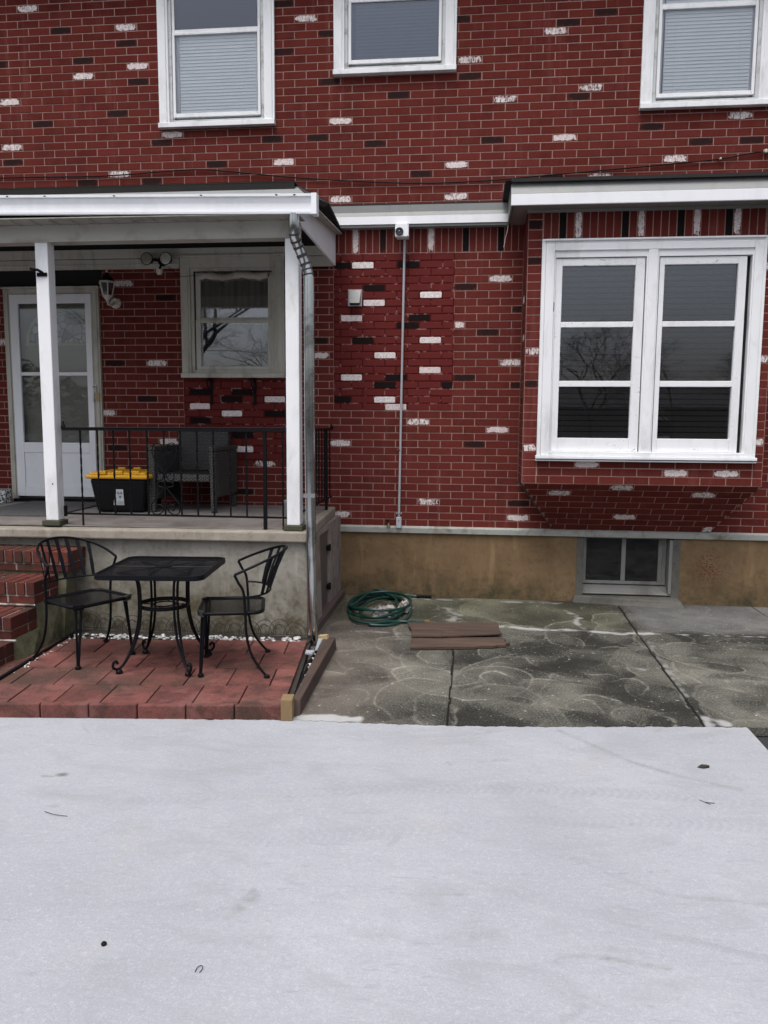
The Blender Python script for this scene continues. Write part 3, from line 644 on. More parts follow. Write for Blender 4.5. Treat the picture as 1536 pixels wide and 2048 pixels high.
for hx_ in (-3.42,-3.13,-2.6,-1.95,-1.40,-1.27):
    m = MB(); m.box(hx_-.008, hx_+.008, -1.9675, -1.95, 3.302-(hx_+1.115)*.018, 3.309-(hx_+1.115)*.018); m.build('gutter_spike', M_BLACK, gut)
# downspout
M_PIPE = simple('galvanised_pipe', (.55,.57,.57), .16, 1.0, .12, 5, (.12,.11,.10), 3, .52, .72)
m = MB(); dp = smoothpath([(-1.283,-1.925,3.19),(-1.285,-1.92,3.10),(-1.283,-1.90,3.03),(-1.262,-1.86,2.965),(-1.225,-1.83,2.865),(-1.205,-1.825,2.80),(-1.196,-1.825,2.75)], 5)
m.tube(dp, .038, 12); m.tube([(-1.196,-1.825,2.77),(-1.195,-1.825,1.6),(-1.188,-1.825,.8),(-1.180,-1.825,.05)], .040, 14); ds = m.build('downspout', M_PIPE, porch, smooth=True)
m = MB()
for i in (8, 11, 14, 17, 20, 23, 26):
    if i < len(dp)-1: m.tube([dp[i], dp[i+1]], .0405, 12)
m.build('elbow_crimp', simple('dark_crimp', (.07,.06,.055), .4, .6), ds, smooth=True)
m = MB(); m.box(-1.24,-1.15,-1.868,-1.782,1.15,1.18); m.build('strap', M_PIPE, ds)

# railing
rail = thing('porch_railing', 'black wrought iron railing with scroll ornament around the porch edge', 'railing', (-2.3, -1.72, .885))
m = MB(); m.box(-3.19,-1.39,-1.735,-1.705,1.636,1.652); m.tube([(-3.19,-1.72,1.656),(-1.39,-1.72,1.664)], .012, 6, flat=.6)
m.box(-1.36,-1.33,-1.65,-.05,1.640,1.655); m.build('handrail', M_BLACK, rail)
m = MB(); m.box(-3.20,-1.39,-1.728,-1.712,.970,.984); m.box(-1.352,-1.338,-1.65,-.05,.985,.998); m.box(-3.205,-3.19,-1.735,-1.705,.955,1.04); m.build('bottom_rail', M_BLACK, rail)
m = MB(); m.lathe([(0,-.03),(.017,-.02),(.02,0),(.014,.015),(.004,.045),(0,.05)], (-3.19,-1.72,1.665), 8); m.lathe([(0,-.03),(.017,-.02),(.02,0),(.014,.012),(.004,.03),(0,.035)], (-1.345,-.06,1.665), 8); m.build('finial', M_BLACK, rail)
def twisted(x, y, z0, z1, w=.0062):
    q = MB(); n = 26; pts = []
    for i in range(n+1):
        a = (i/n)*math.pi*5 if .08 < i/n < .92 else 0
        z = z0+(z1-z0)*i/n
        for k in range(4): pts.append((x+w*1.3*math.cos(a+math.pi/4+k*math.pi/2), y+w*1.3*math.sin(a+math.pi/4+k*math.pi/2), z))
    q.idx(pts, [(i*4+k, i*4+(k+1) % 4, i*4+4+(k+1) % 4, i*4+4+k) for i in range(n) for k in range(4)]); return q
for i, x in enumerate([-3.052,-2.912,-2.781,-2.65,-2.508,-2.371,-2.238,-2.106,-1.975,-1.844,-1.714,-1.428]):
    z0 = .885 if i in (0, 11) else .975
    twisted(x, -1.72, z0, 1.64).build('baluster', M_BLACK, rail)
m = MB(); m.box(-1.582,-1.556,-1.733,-1.707,.885,1.645); m.build('newel', M_BLACK, rail)
for y in (-1.45,-1.25,-1.05,-.82,-.70,-.56,-.43,-.33,-.15): twisted(-1.345, y, .99, 1.645).build('baluster', M_BLACK, rail)
m = MB(); m.box(-1.358,-1.334,-.34,-.316,.885,1.645); m.build('newel', M_BLACK, rail)
sc = MB()
def scroll(pts): sc.tube(smoothpath(pts, 5), .0048, 6)
cx = -2.371
for s in (-1, 1):
    X = lambda d: cx+s*d
    scroll([(X(.018),-1.712,1.50),(X(.03),-1.712,1.53),(X(.06),-1.712,1.545),(X(.085),-1.712,1.53),(X(.10),-1.712,1.49),(X(.092),-1.712,1.44),(X(.05),-1.712,1.37),(X(.012),-1.712,1.315)])
    scroll([(X(.018),-1.712,1.505),(X(.02),-1.712,1.48),(X(.045),-1.712,1.465),(X(.062),-1.712,1.48),(X(.058),-1.712,1.505)])
    scroll([(X(.012),-1.712,1.30),(X(.02),-1.712,1.265),(X(.045),-1.712,1.25),(X(.07),-1.712,1.265),(X(.072),-1.712,1.295),(X(.05),-1.712,1.31),(X(.04),-1.712,1.295)])
    scroll([(X(.012),-1.712,1.24),(X(.03),-1.712,1.242),(X(.06),-1.712,1.235),(X(.065),-1.712,1.21),(X(.04),-1.712,1.20),(X(.014),-1.712,1.19),(X(.06),-1.712,1.13),(X(.11),-1.712,1.07),(X(.118),-1.712,1.03),(X(.10),-1.712,.99),(X(.06),-1.712,.985),(X(.022),-1.712,1.01),(X(.018),-1.712,1.04),(X(.045),-1.712,1.06),(X(.07),-1.712,1.05),(X(.07),-1.712,1.02),(X(.048),-1.712,1.015)])
sc.build('scroll_ornament', M_BLACK, rail, smooth=True)

# ------------------------------------------------------------------ fixtures on the wall
lan = thing('wall_lantern', 'white six-sided wall lantern beside the storm door', 'lantern', (-3.45, 0, 2.85))
M_LANT = simple('yellowed_white_metal', (.55,.52,.46), .5, 0, .1, 20, (.2,.17,.13), 14)
m = MB(); m.lathe([(0,-.03),(.04,-.03),(.055,-.016),(.06,-.0005),(.06,0)], (-3.515,-.001,2.87), 8, 'y'); m.build('backplate', M_LANT, lan)
m = MB(); m.tube(smoothpath([(-3.515,-.03,2.87),(-3.513,-.10,2.835),(-3.505,-.17,2.83),(-3.50,-.22,2.86)], 5), .011, 7); m.build('arm', M_LANT, lan, smooth=True)
lc = (-3.497, -.22)
def hexr(r, z, o=0): return [(lc[0]+r*math.cos(R(60*k+o)), lc[1]+r*math.sin(R(60*k+o)), z) for k in range(6)]
m = MB(); A_, B_ = hexr(.046, 2.905), hexr(.074, 3.025)
for k in range(6): m.tube([A_[k], B_[k]], .0055, 5)
m.tube(A_, .007, 5, closed=True); m.hexa(hexr(.048, 2.895), hexr(.050, 2.905)); m.hexa(hexr(.086, 3.022), hexr(.080, 3.040)); m.hexa(hexr(.018, 2.862), hexr(.040, 2.895))
m.lathe([(0,-.045),(.007,-.04),(.009,-.03),(.005,-.02),(.013,-.012),(.014,0),(0,.004)], (lc[0], lc[1], 2.86), 8); m.build('cage', M_LANT, lan)
m = MB(); m.hexa(hexr(.043, 2.906), hexr(.071, 3.021)); m.build('glass', G_LAMP, lan)
m = MB(); m.hexa(hexr(.078, 3.041), hexr(.028, 3.095)); m.hexa(hexr(.026, 3.0951), hexr(.02, 3.12)); m.build('cap', M_BLACK, lan)
m = MB(); m.lathe([(.006,0),(.012,.01),(.012,.02),(.004,.032),(0,.036)], (lc[0], lc[1], 3.12), 8); m.build('finial', M_LANT, lan)

fl = thing('twin_floodlight', 'twin round floodlight heads with white motion sensor under porch roof', 'floodlight', (-3.01, 0, 3.25))
m = MB(); m.lathe([(0,-.025),(.04,-.025),(.045,0)], (-3.01,-.036,3.25), 12, 'y'); m.tube([(-3.01,-.06,3.25),(-3.07,-.12,3.255)], .012, 7); m.tube([(-3.01,-.06,3.25),(-2.95,-.12,3.25)], .012, 7); m.tube([(-3.01,-.06,3.24),(-3.01,-.12,3.17)], .010, 7); m.build('base', M_BLACK, fl)
for x, a in ((-3.115, -18), (-2.928, 8)):
    m = MB(); m.lathe([(0,.09),(.028,.085),(.034,.04),(.056,0),(.061,-.012),(.056,-.014)], (x,-.16,3.255), 20, 'y'); hd = m.build('lamp_head', M_BLACK, fl, smooth=True)
    m = MB(); m.lathe([(0,-.022),(.03,-.020),(.053,-.0145),(.053,-.01)], (x,-.161,3.255), 20, 'y'); m.build('lens', simple('lamp_lens_'+('a' if x < -3 else 'b'), (.30,.30,.24) if x < -3 else (.55,.55,.48), .15, .3, .3, 25), hd, smooth=True)
m = MB(); m.lathe([(0,-.035),(.022,-.03),(.032,-.005),(.032,.02),(0,.022)], (-3.005,-.14,3.14), 12); m.build('sensor', M_LANT, fl, smooth=True)
m = MB(); m.tube(smoothpath([(-2.95,-.04,3.20),(-2.90,-.03,3.15),(-2.82,-.06,3.105),(-2.72,-.06,3.11),(-2.66,-.05,3.12)], 5), .0025, 5); m.build('wire', M_BLACK, fl)

cmr = thing('security_camera', 'small white box security camera with round black lens above the conduit', 'camera', (-.667, 0, 3.48))
m = MB(); m.box(-.730,-.604,-.16,-.106,3.418,3.541); m.box(-.725,-.61,-.106,0,3.425,3.52); m.build('housing', M_PVC, cmr, bevel=.006)
m = MB(); m.lathe([(0,-.008),(.022,-.010),(.028,-.012),(.037,-.010),(.037,0)], (-.689,-.160,3.463), 20, 'y'); ln = m.build('lens_ring', simple('black_plastic', (.015,.015,.02), .3), cmr, smooth=True)
m = MB(); m.lathe([(0,-.016),(.008,-.014),(.012,-.0105)], (-.689,-.160,3.463), 14, 'y'); m.build('lens', simple('lens_glass', (.06,.055,.09), .08), ln, smooth=True)
m = MB()
for x, z in ((-.722,3.532),(-.613,3.532),(-.722,3.427),(-.613,3.427)): m.lathe([(0,-.001),(.003,-.001),(.003,0)], (x,-.1605,z), 6, 'y')
m.build('screw', M_BLACK, cmr)

cd = thing('electrical_conduit', 'straight grey vertical conduit pipe with a small junction box at its foot', 'conduit', (-.667, 0, .69))
m = MB(); m.tube([(-.650,-.035,3.43),(-.668,-.03,2.0),(-.682,-.03,.80)], .0115, 10); m.build('pipe', simple('grey_pvc', (.40,.41,.44), .45, 0, .06, 3), cd, smooth=True)
m = MB(); m.box(-.707,-.657,-.055,-.004,.688,.795); jb = m.build('junction_box', simple('grey_box', (.50,.52,.58), .45, .2), cd, bevel=.004)
m = MB(); m.lathe([(0,-.003),(.005,-.002),(.005,0)], (-.682,-.0555,.76), 8, 'y'); m.build('screw', M_BLACK, jb)
for z in (.83, 1.45):
    m = MB(); m.box(-.708,-.658,-.010,-.004,z-.008,z+.008); m.tube([(-.683,-.031,z-.008),(-.683,-.031,z+.008)], .0145, 10); m.build('strap', M_PIPE, cd)

vt = thing('dryer_vent', 'square silver vent hood on the patched bright red brick', 'vent', (-1.123, 0, 2.82))
m = MB(); m.box(-1.190,-1.056,-.016,-.006,2.815,2.972); m.build('flange', M_ALU, vt)
m = MB(); m.hexa([(-1.172,-.075,2.835),(-1.072,-.075,2.835),(-1.072,-.016,2.835),(-1.172,-.016,2.835)],[(-1.182,-.022,2.965),(-1.062,-.022,2.965),(-1.062,-.016,2.965),(-1.182,-.016,2.965)]); m.build('hood', simple('brushed_vent', (.20,.20,.20), .50, .6, .25, 20), vt, bevel=.008)
m = MB(); m.box(-1.165,-1.08,-.070,-.018,2.826,2.8345); m.build('flap', M_BLACK, vt)

m = MB(); cb = smoothpath([(-7,-.03,4.06),(-4.659,-.02,4.081),(-3.627,-.018,4.073),(-2.972,-.02,4.098),(-2.649,-.02,4.107),(-2.378,-.02,4.086),(-1.65,-.022,4.004),(-.654,-.02,3.933),(.041,-.02,3.933),(.676,-.02,3.97),(1.561,-.02,4.025),(2.165,-.02,4.068),(2.546,-.02,4.121),(3.4,-.02,4.16),(5.1,-.02,4.2)], 8)
m.tube(cb, .0062, 6); tag(m.build('utility_cable', M_BLACK, smooth=True), 'black cable drooping along the upper brick wall above the porch roof', 'cable')
for lab_, p, r_ in (('larger pale insulator holding the black cable at the far right', (2.546,-.03,4.121), .016), ('tiny pale clip on the black cable left of the larger insulator', (2.165,-.025,4.068), .009)):
    m = MB(); m.lathe([(0,-.02),(r_,-.018),(r_*1.1,0),(r_,.02),(0,.02)], p, 8, 'y'); tag(m.build('cable_clip', M_LANT), lab_, 'cable clip')

for i, x in enumerate((-2.553, -2.113)):
    b = thing('shelf_bracket', ('left' if i == 0 else 'right')+' black iron bracket under the porch window sill', 'bracket', (x, 0, 2.0), group='iron brackets under the porch window')
    m = MB(); m.box(x-.013, x+.013, -.016, -.009, 1.885, 2.125); m.lathe([(0,-.005),(.016,-.005),(.016,0)], (x,-.0165,1.888), 8, 'y'); m.build('wall_plate', M_BLACK, b)
    m = MB(); m.box(x-.02, x+.02, -.20, -.016, 2.110, 2.120); m.build('arm', M_BLACK, b)
    m = MB(); m.tube(smoothpath([(x,-.018,1.99),(x,-.07,2.02),(x,-.13,2.06),(x,-.16,2.108)], 5), .006, 6); m.build('brace', M_BLACK, b)

fc = thing('hose_faucet', 'small corroded outdoor tap at the bottom of the brick wall', 'faucet', (-.782, 0, .717))
m = MB(); m.tube([(-.782,-.004,.735),(-.782,-.05,.735),(-.78,-.075,.715),(-.778,-.08,.69)], .012, 8); m.build('spout', simple('corroded_brass', (.13,.12,.07), .6, .5, .4, 30), fc, smooth=True)
m = MB(); m.tube([(-.79,-.05,.735),(-.79,-.05,.765)], .005, 6); m.lathe([(0,-.004),(.026,-.003),(.028,.003),(0,.004)], (-.79,-.05,.768), 10); m.build('handle', M_BLACK, fc)

# ------------------------------------------------------------------ things on the porch
M_BIN = simple('black_plastic_bin', (.006,.006,.007), .45, 0, .1, 6, spec=.2); M_YEL = simple('yellow_plastic', (.72,.37,.012), .45, 0, .08, 4)
tt = thing('storage_tote', 'black storage tote with bright yellow lid behind the railing', 'storage bin', (-3.155, -.6, Zp_))
ca = (-3.155, -.625)
def rq(hx, hy, z, a=R(1.5)): return [(*rot(ca[0]+sx*hx, ca[1]+sy*hy, ca, a), z) for sx, sy in ((-1,-1),(1,-1),(1,1),(-1,1))]
m = MB(); m.hexa(rq(.215, .225, .888), rq(.262, .265, 1.195)); m.build('bin', M_BIN, tt, bevel=.03, seg=4)
m = MB(); m.hexa(rq(.290, .29, 1.193), rq(.290, .29, 1.232)); lid = m.build('lid', M_YEL, tt, bevel=.02, seg=3)
m = MB(); m.hexa(rq(.262, .265, 1.233), rq(.25, .25, 1.252))
for sx in (-.15, 0, .15):
    for sy in (-.262, .262):
        q = [(*rot(ca[0]+sx+dx, ca[1]+sy+dy, ca, R(6)), 0) for dx, dy in ((-.035,-.022),(.035,-.022),(.035,.022),(-.035,.022))]
        m.hexa([(a, b, 1.2332) for a, b, c in q], [(a, b, 1.268) for a, b, c in q])
m.build('lid_rib', M_YEL, lid, bevel=.006)
m = MB(); 
def fr(u, v, d=.006):  # on the sloping front face
    f = (v-.888)/(1.195-.888); hy = .225+(.265-.225)*f+d; p = rot(ca[0]+u-.045, ca[1]-hy, ca, R(1.5)); return (p[0], p[1], v)
m.face([fr(-.005,.955),fr(.095,.955),(fr(.095,1.10)),fr(.02,1.10)]); lbl = m.build('sticker', simple('paper_label', (.50,.54,.56), .6, 0, .25, 40), tt)
m = MB(); m.face([fr(.0,.96,.006),fr(.09,.96,.006),fr(.09,.99,.006),fr(.0,.99,.006)]); m.build('label_block', simple('white_paper', (.75,.77,.80), .6), lbl)
m = MB(); m.face([fr(.05,1.02,.006),fr(.07,1.02,.006),fr(.07,1.04,.006),fr(.05,1.04,.006)]); m.face([fr(.012,1.03,.006),fr(.02,1.03,.006),fr(.02,1.08,.006),fr(.012,1.08,.006)]); m.build('label_print', simple('blue_ink', (.03,.04,.10), .6), lbl)
for k, u in enumerate((.046, .072)):
    m = MB(); P = [fr(u+.009*math.cos(a), 1.068+.008*math.sin(a), .0065) for a in [i*math.pi/5 for i in range(10)]]; m.tube(P, .002, 4, closed=True); m.tube([fr(u+.008,1.068,.0065),fr(u+.004,1.052,.0065)], .002, 4); m.build('numeral', M_BLACK, lbl)

def wicker_mat():
    t = NT('grey_wicker'); p = t.sep(t.pos()); h = t.math('ADD', p[0], p[1])
    row = t.math('FLOOR', t.math('MULTIPLY', p[2], 72)); off = t.math('MULTIPLY', t.math('MODULO', row, 2.0), .5)
    a = t.math('FRACT', t.math('ADD', t.math('MULTIPLY', h, 26), off)); b = t.math('FRACT', t.math('MULTIPLY', p[2], 72))
    ha = t.math('SINE', t.math('MULTIPLY', a, 3.1416)); hb = t.math('SINE', t.math('MULTIPLY', b, 3.1416)); hh = t.math('MULTIPLY', ha, hb)
    c = t.mix(t.mr(hh, .12, .6), (.016, .016, .016), t.mix(t.noise(40, 3), (.050, .050, .047), (.11, .11, .104)))
    return t.done(c, .6, 0, t.bump(hh, .8, .006))
M_WICK = wicker_mat()
ch = thing('wicker_armchair', 'dark grey woven wicker armchair standing behind the iron railing', 'armchair', (-2.6, -.5, Zp_))
Zf = Zp_+.003
m = MB(); m.box(-2.83,-2.335,-.76,-.12,1.165,1.235); m.build('seat', M_WICK, ch, bevel=.012)
m = MB(); m.hexa([(-2.84,-.20,1.236),(-2.345,-.20,1.236),(-2.345,-.12,1.236),(-2.84,-.12,1.236)],[(-2.86,-.14,1.648),(-2.35,-.14,1.648),(-2.35,-.07,1.648),(-2.86,-.07,1.648)]); m.build('backrest', M_WICK, ch, bevel=.014)
for s, xa, xb in ((-1, -2.912, -2.842), (1, -2.333, -2.275)):
    m = MB(); m.box(xa, xb, -.71, -.10, 1.02 if s > 0 else 1.0, 1.44); m.box(xa-.004, xb+.004, -.78, -.08, 1.441, 1.485); m.build('arm', M_WICK, ch, bevel=.01)
    m = MB(); m.hexa([(xa+.01,-.775,Zf),(xb-.005,-.775,Zf),(xb-.005,-.72,Zf),(xa+.01,-.72,Zf)],[(xa,-.78,1.44),(xb,-.78,1.44),(xb,-.711,1.44),(xa,-.711,1.44)]); m.build('leg', M_WICK, ch, bevel=.006)
    m = MB(); m.box(xa+.01, xb-.005, -.16, -.11, Zf, 1.0); m.build('leg', M_WICK, ch, bevel=.006)

m = MB(); m.hexa([(-1.475,-1.42,Zf),(-1.385,-1.42,Zf),(-1.385,-1.31,Zf),(-1.475,-1.31,Zf)],[(-1.495,-1.44,1.085),(-1.37,-1.44,1.085),(-1.37,-1.30,1.085),(-1.495,-1.30,1.085)])
pl = m.build('planter', simple('grey_ribbed_plastic', (.16,.165,.17), .6, 0, .15, 8), bevel=.01); tag(pl, 'small grey square planter pot behind the right-hand white porch post', 'planter')
m = MB(); m.hexa([(-4.40,-1.30,Zf),(-3.58,-1.23,Zf),(-3.60,-.12,Zf),(-4.42,-.12,Zf)],[(-4.395,-1.295,Zf+.014),(-3.585,-1.225,Zf+.014),(-3.605,-.125,Zf+.014),(-4.415,-.125,Zf+.014)])
t = NT('charcoal_mat'); f = t.noise(220, 3, .7); t.done(t.mix(t.mr(f, .35, .65), (.018,.018,.019), (.14,.14,.145)), .95, 0, t.bump(f, .9, .008))
tag(m.build('doormat', t.m, bevel=.005), 'charcoal speckled doormat in front of the white storm door', 'doormat')
m = MB(); m.box(-4.84,-4.605,-.28,-.16,Zf,1.024); t = NT('speckled_tile'); f = t.noise(45, 4, .7); t.done(t.mix(t.mr(f, .48, .54), (.03,.04,.035), (.62,.64,.62)), .5)
tag(m.build('patterned_box', t.m, bevel=.008), 'white box with black leafy pattern on the porch left of the door', 'box')

# ------------------------------------------------------------------ brick steps
st = thing('brick_steps', 'red brick steps with rowlock treads rising to the porch at far left', 'steps', (-4.0, -2.4, 0))
def sbrick_mat():
    t = NT('step_brick'); tone = t.attr('tone'); rnd = t.attr('rnd'); n = t.noise(25, 5, .65); b = t.noise(5, 5, .6)
    c = t.mix(rnd, (.065,.020,.017), (.150,.038,.026)); c = t.mix(t.mr(n, .4, .75, 0, .7), c, (.045,.018,.017)); c = t.mix(t.mr(b, .52, .70, 0, .8), c, (.035,.032,.022))
    mo = t.mix(t.mr(b, .35, .65), (.36,.33,.31), (.13,.12,.10)); c = t.mix(t.math('COMPARE', tone, 5.0, .1), c, mo)
    return t.done(c, .85, 0, t.bump(n, .5, .006), .2)
M_SB = sbrick_mat()
# each step: (front y, top z); side leans with the patio
def sxr(y): return -3.075-(y+1.985)*.088-.01
steps = [(-2.08,.730),(-2.385,.552),(-2.68,.372),(-2.96,.20)]
for i, (fy, tz) in enumerate(steps):
    by = -1.80 if i == 0 else steps[i-1][0]+.03
    xr = (-3.0, -3.10, -3.105, -3.11)[i]
    m = MB(); bz = tz-.155
    m.a = []; m.cur = (5, .5)
    m.hexa([(LX,fy+.012,bz),(xr-.008,fy+.012,bz),(xr-.008,by,bz),(LX,by,bz)],[(LX,fy+.012,tz-.006),(xr-.008,fy+.012,tz-.006),(xr-.008,by,tz-.006),(LX,by,tz-.006)])
    x = xr-.062
    while x > LX+.1:
        m.cur = (0, random.random()); jz = random.uniform(-.003, .003); jy = random.uniform(-.004, .003); dp_ = min(.20, by-fy-.0)
        m.box(x, x+.061, fy+jy, fy+.205, tz-.092, tz+jz)
        m.cur = (0, random.random())
        if by-(fy+.215) > .02: m.box(x, x+.061, fy+.215, by, tz-.092, tz+jz*.5)
        x -= .0735
    x = xr-.205; k = i*.1
    while x > LX+.3:
        m.cur = (0, random.random()); m.box(x, x+.198, fy+.010, fy+.10, tz-.158, tz-.102); x -= .21
    # bricks seen on the flank
    y = fy+.02
    while y < by+.25:
        m.cur = (0, .3+.7*random.random()); m.box(xr-.06, xr-.004, max(y, fy+.211 if y > fy+.05 else y), min(y+.19, 0), tz-.158, tz-.100); y += .205
    m.build('step', M_SB, st, bevel=.004)
m = MB()
for i, (fy, tz) in enumerate(steps):
    by = -1.79 if i == 0 else steps[i-1][0]+.03
    m.hexa([(LX,fy+.03,-.05),(sxr(fy)-.0,fy+.03,-.05),(sxr(by),by,-.05),(LX,by,-.05)],[(LX,fy+.03,tz-.16),((-3.03,-3.11,-3.115,-3.12)[i],fy+.03,tz-.16),(-3.085,by,tz-.16),(LX,by,tz-.16)])
m.build('stringer', M_STEPSIDE, st)
m = MB(); 
for i in (1, 2): 
    fy, tz = steps[i]; m.tube([(LX, fy+.006, tz-.165), (sxr(fy)-.05, fy+.006, tz-.165)], .010, 5)
m.build('mortar_joint', simple('white_mortar', (.32,.31,.29), .9, 0, .3, 20, (.10,.07,.06), 10, .45, .6), st)

# ------------------------------------------------------------------ ground
G = MB(); G.face([(-60,-90,-.055),(60,-90,-.055),(60,30,-.055),(-60,30,-.055)])
tag(G.build('ground', simple('asphalt', (.022,.022,.024), .9, 0, .5, 120, bump=.6, bsc=150)), 'dark asphalt ground', 'ground', kind='structure')

def grid_mesh(name, xs, ysf, nt_, z, mat, attrs, zf=None, edge=True):
    nx = len(xs); T = np.linspace(0, 1, nt_)
    Xg = np.repeat(xs[:, None], nt_, 1); Y0, Y1 = ysf(xs); Yg = Y0[:, None]+(Y1-Y0)[:, None]*T[None, :]
    Z = np.full_like(Xg, z) if zf is None else zf(Xg, Yg)
    V = np.stack([Xg, Yg, Z], -1).reshape(-1, 3)
    i = np.arange(nx-1)[:, None]*nt_+np.arange(nt_-1)[None, :]; i = i.ravel()
    F = np.stack([i, i+nt_, i+nt_+1, i+1], 1)
    me = bpy.data.meshes.new(name); me.from_pydata(V.tolist(), [], F.tolist()); me.materials.append(mat)
    for k, fn in attrs.items():
        a = me.attributes.new(k, 'FLOAT', 'POINT'); a.data.foreach_set('value', fn(Xg, Yg).ravel().astype(np.float32))
    bm = bmesh.new(); bm.from_mesh(me)
    if edge:
        be = [e for e in bm.edges if e.is_boundary]; r = bmesh.ops.extrude_edge_only(bm, edges=be)
        for v in [g for g in r['geom'] if isinstance(g, bmesh.types.BMVert)]: v.co.z -= .05
    bmesh.ops.recalc_face_normals(bm, faces=bm.faces)
    bm.to_mesh(me); bm.free()
    o = bpy.data.objects.new(name, me); COL.objects.link(o); return o

EX = np.array([-9.,-2.7,-1.01,-.55,-.09,.42,1.37,1.60,6.]); EY = np.array([-4.1,-3.50,-3.335,-3.325,-3.307,-3.257,-3.135,-3.120,-2.9])
edge = lambda x: np.interp(x, EX, EY)+.004*np.sin(np.asarray(x)*37)+.003*np.sin(np.asarray(x)*91+1)+.002*np.sin(np.asarray(x)*203)
# --- pale new concrete
def vnoise(X, Y, s, seed):
    r = np.random.RandomState(seed); G_ = r.rand(64, 64); x = X*s+100; y = Y*s+100
    xi = np.floor(x).astype(int); yi = np.floor(y).astype(int); fx = x-xi; fy = y-yi; fx = fx*fx*(3-2*fx); fy = fy*fy*(3-2*fy)
    g = lambda a, b: G_[a % 64, b % 64]
    return (g(xi, yi)*(1-fx)+g(xi+1, yi)*fx)*(1-fy)+(g(xi, yi+1)*(1-fx)+g(xi+1, yi+1)*fx)*fy
def seg(X, Y, pts, w):
    d = np.full(X.shape, 9.); tt_ = np.zeros(X.shape); L = 0
    for (a, b), (c, e) in zip(pts, pts[1:]):
        l = math.hypot(c-a, e-b); t_ = np.clip(((X-a)*(c-a)+(Y-b)*(e-b))/l/l, 0, 1); q = np.hypot(X-a-t_*(c-a), Y-b-t_*(e-b)); s_ = q < d
        tt_ = np.where(s_, L+t_*l, tt_); d = np.minimum(d, q); L += l
    return np.clip(1-d/w, 0, 1), tt_, d
def stain_new(X, Y):
    s = np.zeros(X.shape); nz = vnoise(X, Y, 30, 3)
    def blob(cx, cy, rx, ry, v, th=.0):
        q = ((X-cx)/rx)**2+((Y-cy)/ry)**2+(nz-.5)*1.2*th; return np.clip(1.3-q, 0, 1)*v
    s += blob(-1.95,-4.165,.035,.022,1.0,.4)+blob(-2.01,-4.19,.04,.008,.8,.3)
    s += blob(-.76,-5.03,.03,.05,.35,1.5)+blob(-.79,-5.09,.035,.03,.28,1.5)
    for p, w_, v in (([(.30,-5.245),(.34,-5.215),(.42,-5.20),(.52,-5.215),(.66,-5.235)], .018, .45), ([(-1.30,-5.10),(-.9,-5.1),(-.4,-5.09)], .008, .10), ([(.53,-3.30),(.70,-3.50),(.86,-3.68),(1.05,-3.81),(1.3,-3.92)], .022, .42), ([(-.28,-4.94),(.02,-4.92)], .006, .22), ([(.55,-4.72),(.83,-4.66)], .004, .3), ([(.45,-4.62),(.60,-4.74),(.75,-4.83),(1.2,-4.85)], .02, .18), ([(.14,-3.36),(.06,-3.41),(.03,-3.45)], .006, .35), ([(.2,-3.345),(.12,-3.375),(.05,-3.42)], .006, .30), ([(.30,-5.5),(.36,-5.44)], .02, .25)):
        m_, t_, d_ = seg(X, Y, p, w_); s = np.maximum(s, m_*v*(.6+.8*nz))
    for cx, cy in ((-.62,-4.08),(-.75,-4.27),(-.55,-4.18)):
        for k in range(5): s = np.maximum(s, blob(cx+.05*math.cos(k*1.3), cy+.03*math.sin(k*1.3), .018, .007, .16, .5))
    s += blob(.10,-5.15,.08,.04,.10,1.5)+blob(.5,-5.17,.1,.03,.18,1.5)+blob(.62,-5.62,.05,.01,.3,1.0)+blob(-.3,-5.17,.12,.03,.12,1.5)
    s = s*(.45+.9*vnoise(X, Y, 55, 91))*(.6+.7*vnoise(X, Y, 12, 92))
    return np.clip(s, 0, 1)
def tread(X, Y):
    s = np.zeros(X.shape)
    for p, w_, v in (([(-1.5,-4.38),(-.85,-4.22),(-.2,-4.10),(.4,-4.03),(1.0,-4.03),(1.7,-4.06)], .06, 1.), ([(-1.2,-4.68),(-.6,-4.58),(-.1,-4.44),(.37,-4.34),(.8,-4.27),(1.25,-4.27),(1.7,-4.32)], .07, 1.), ([(.53,-3.30),(.70,-3.50),(.86,-3.68),(1.05,-3.81)], .03, 1.)):
        m_, t_, d_ = seg(X, Y, p, w_); ch_ = np.sin(t_*150+d_*90)*.5+.5
        s = np.maximum(s, np.clip(m_*3, 0, 1)*ch_*v*(.3+.7*vnoise(X, Y, 2.5, 5)))
    return s
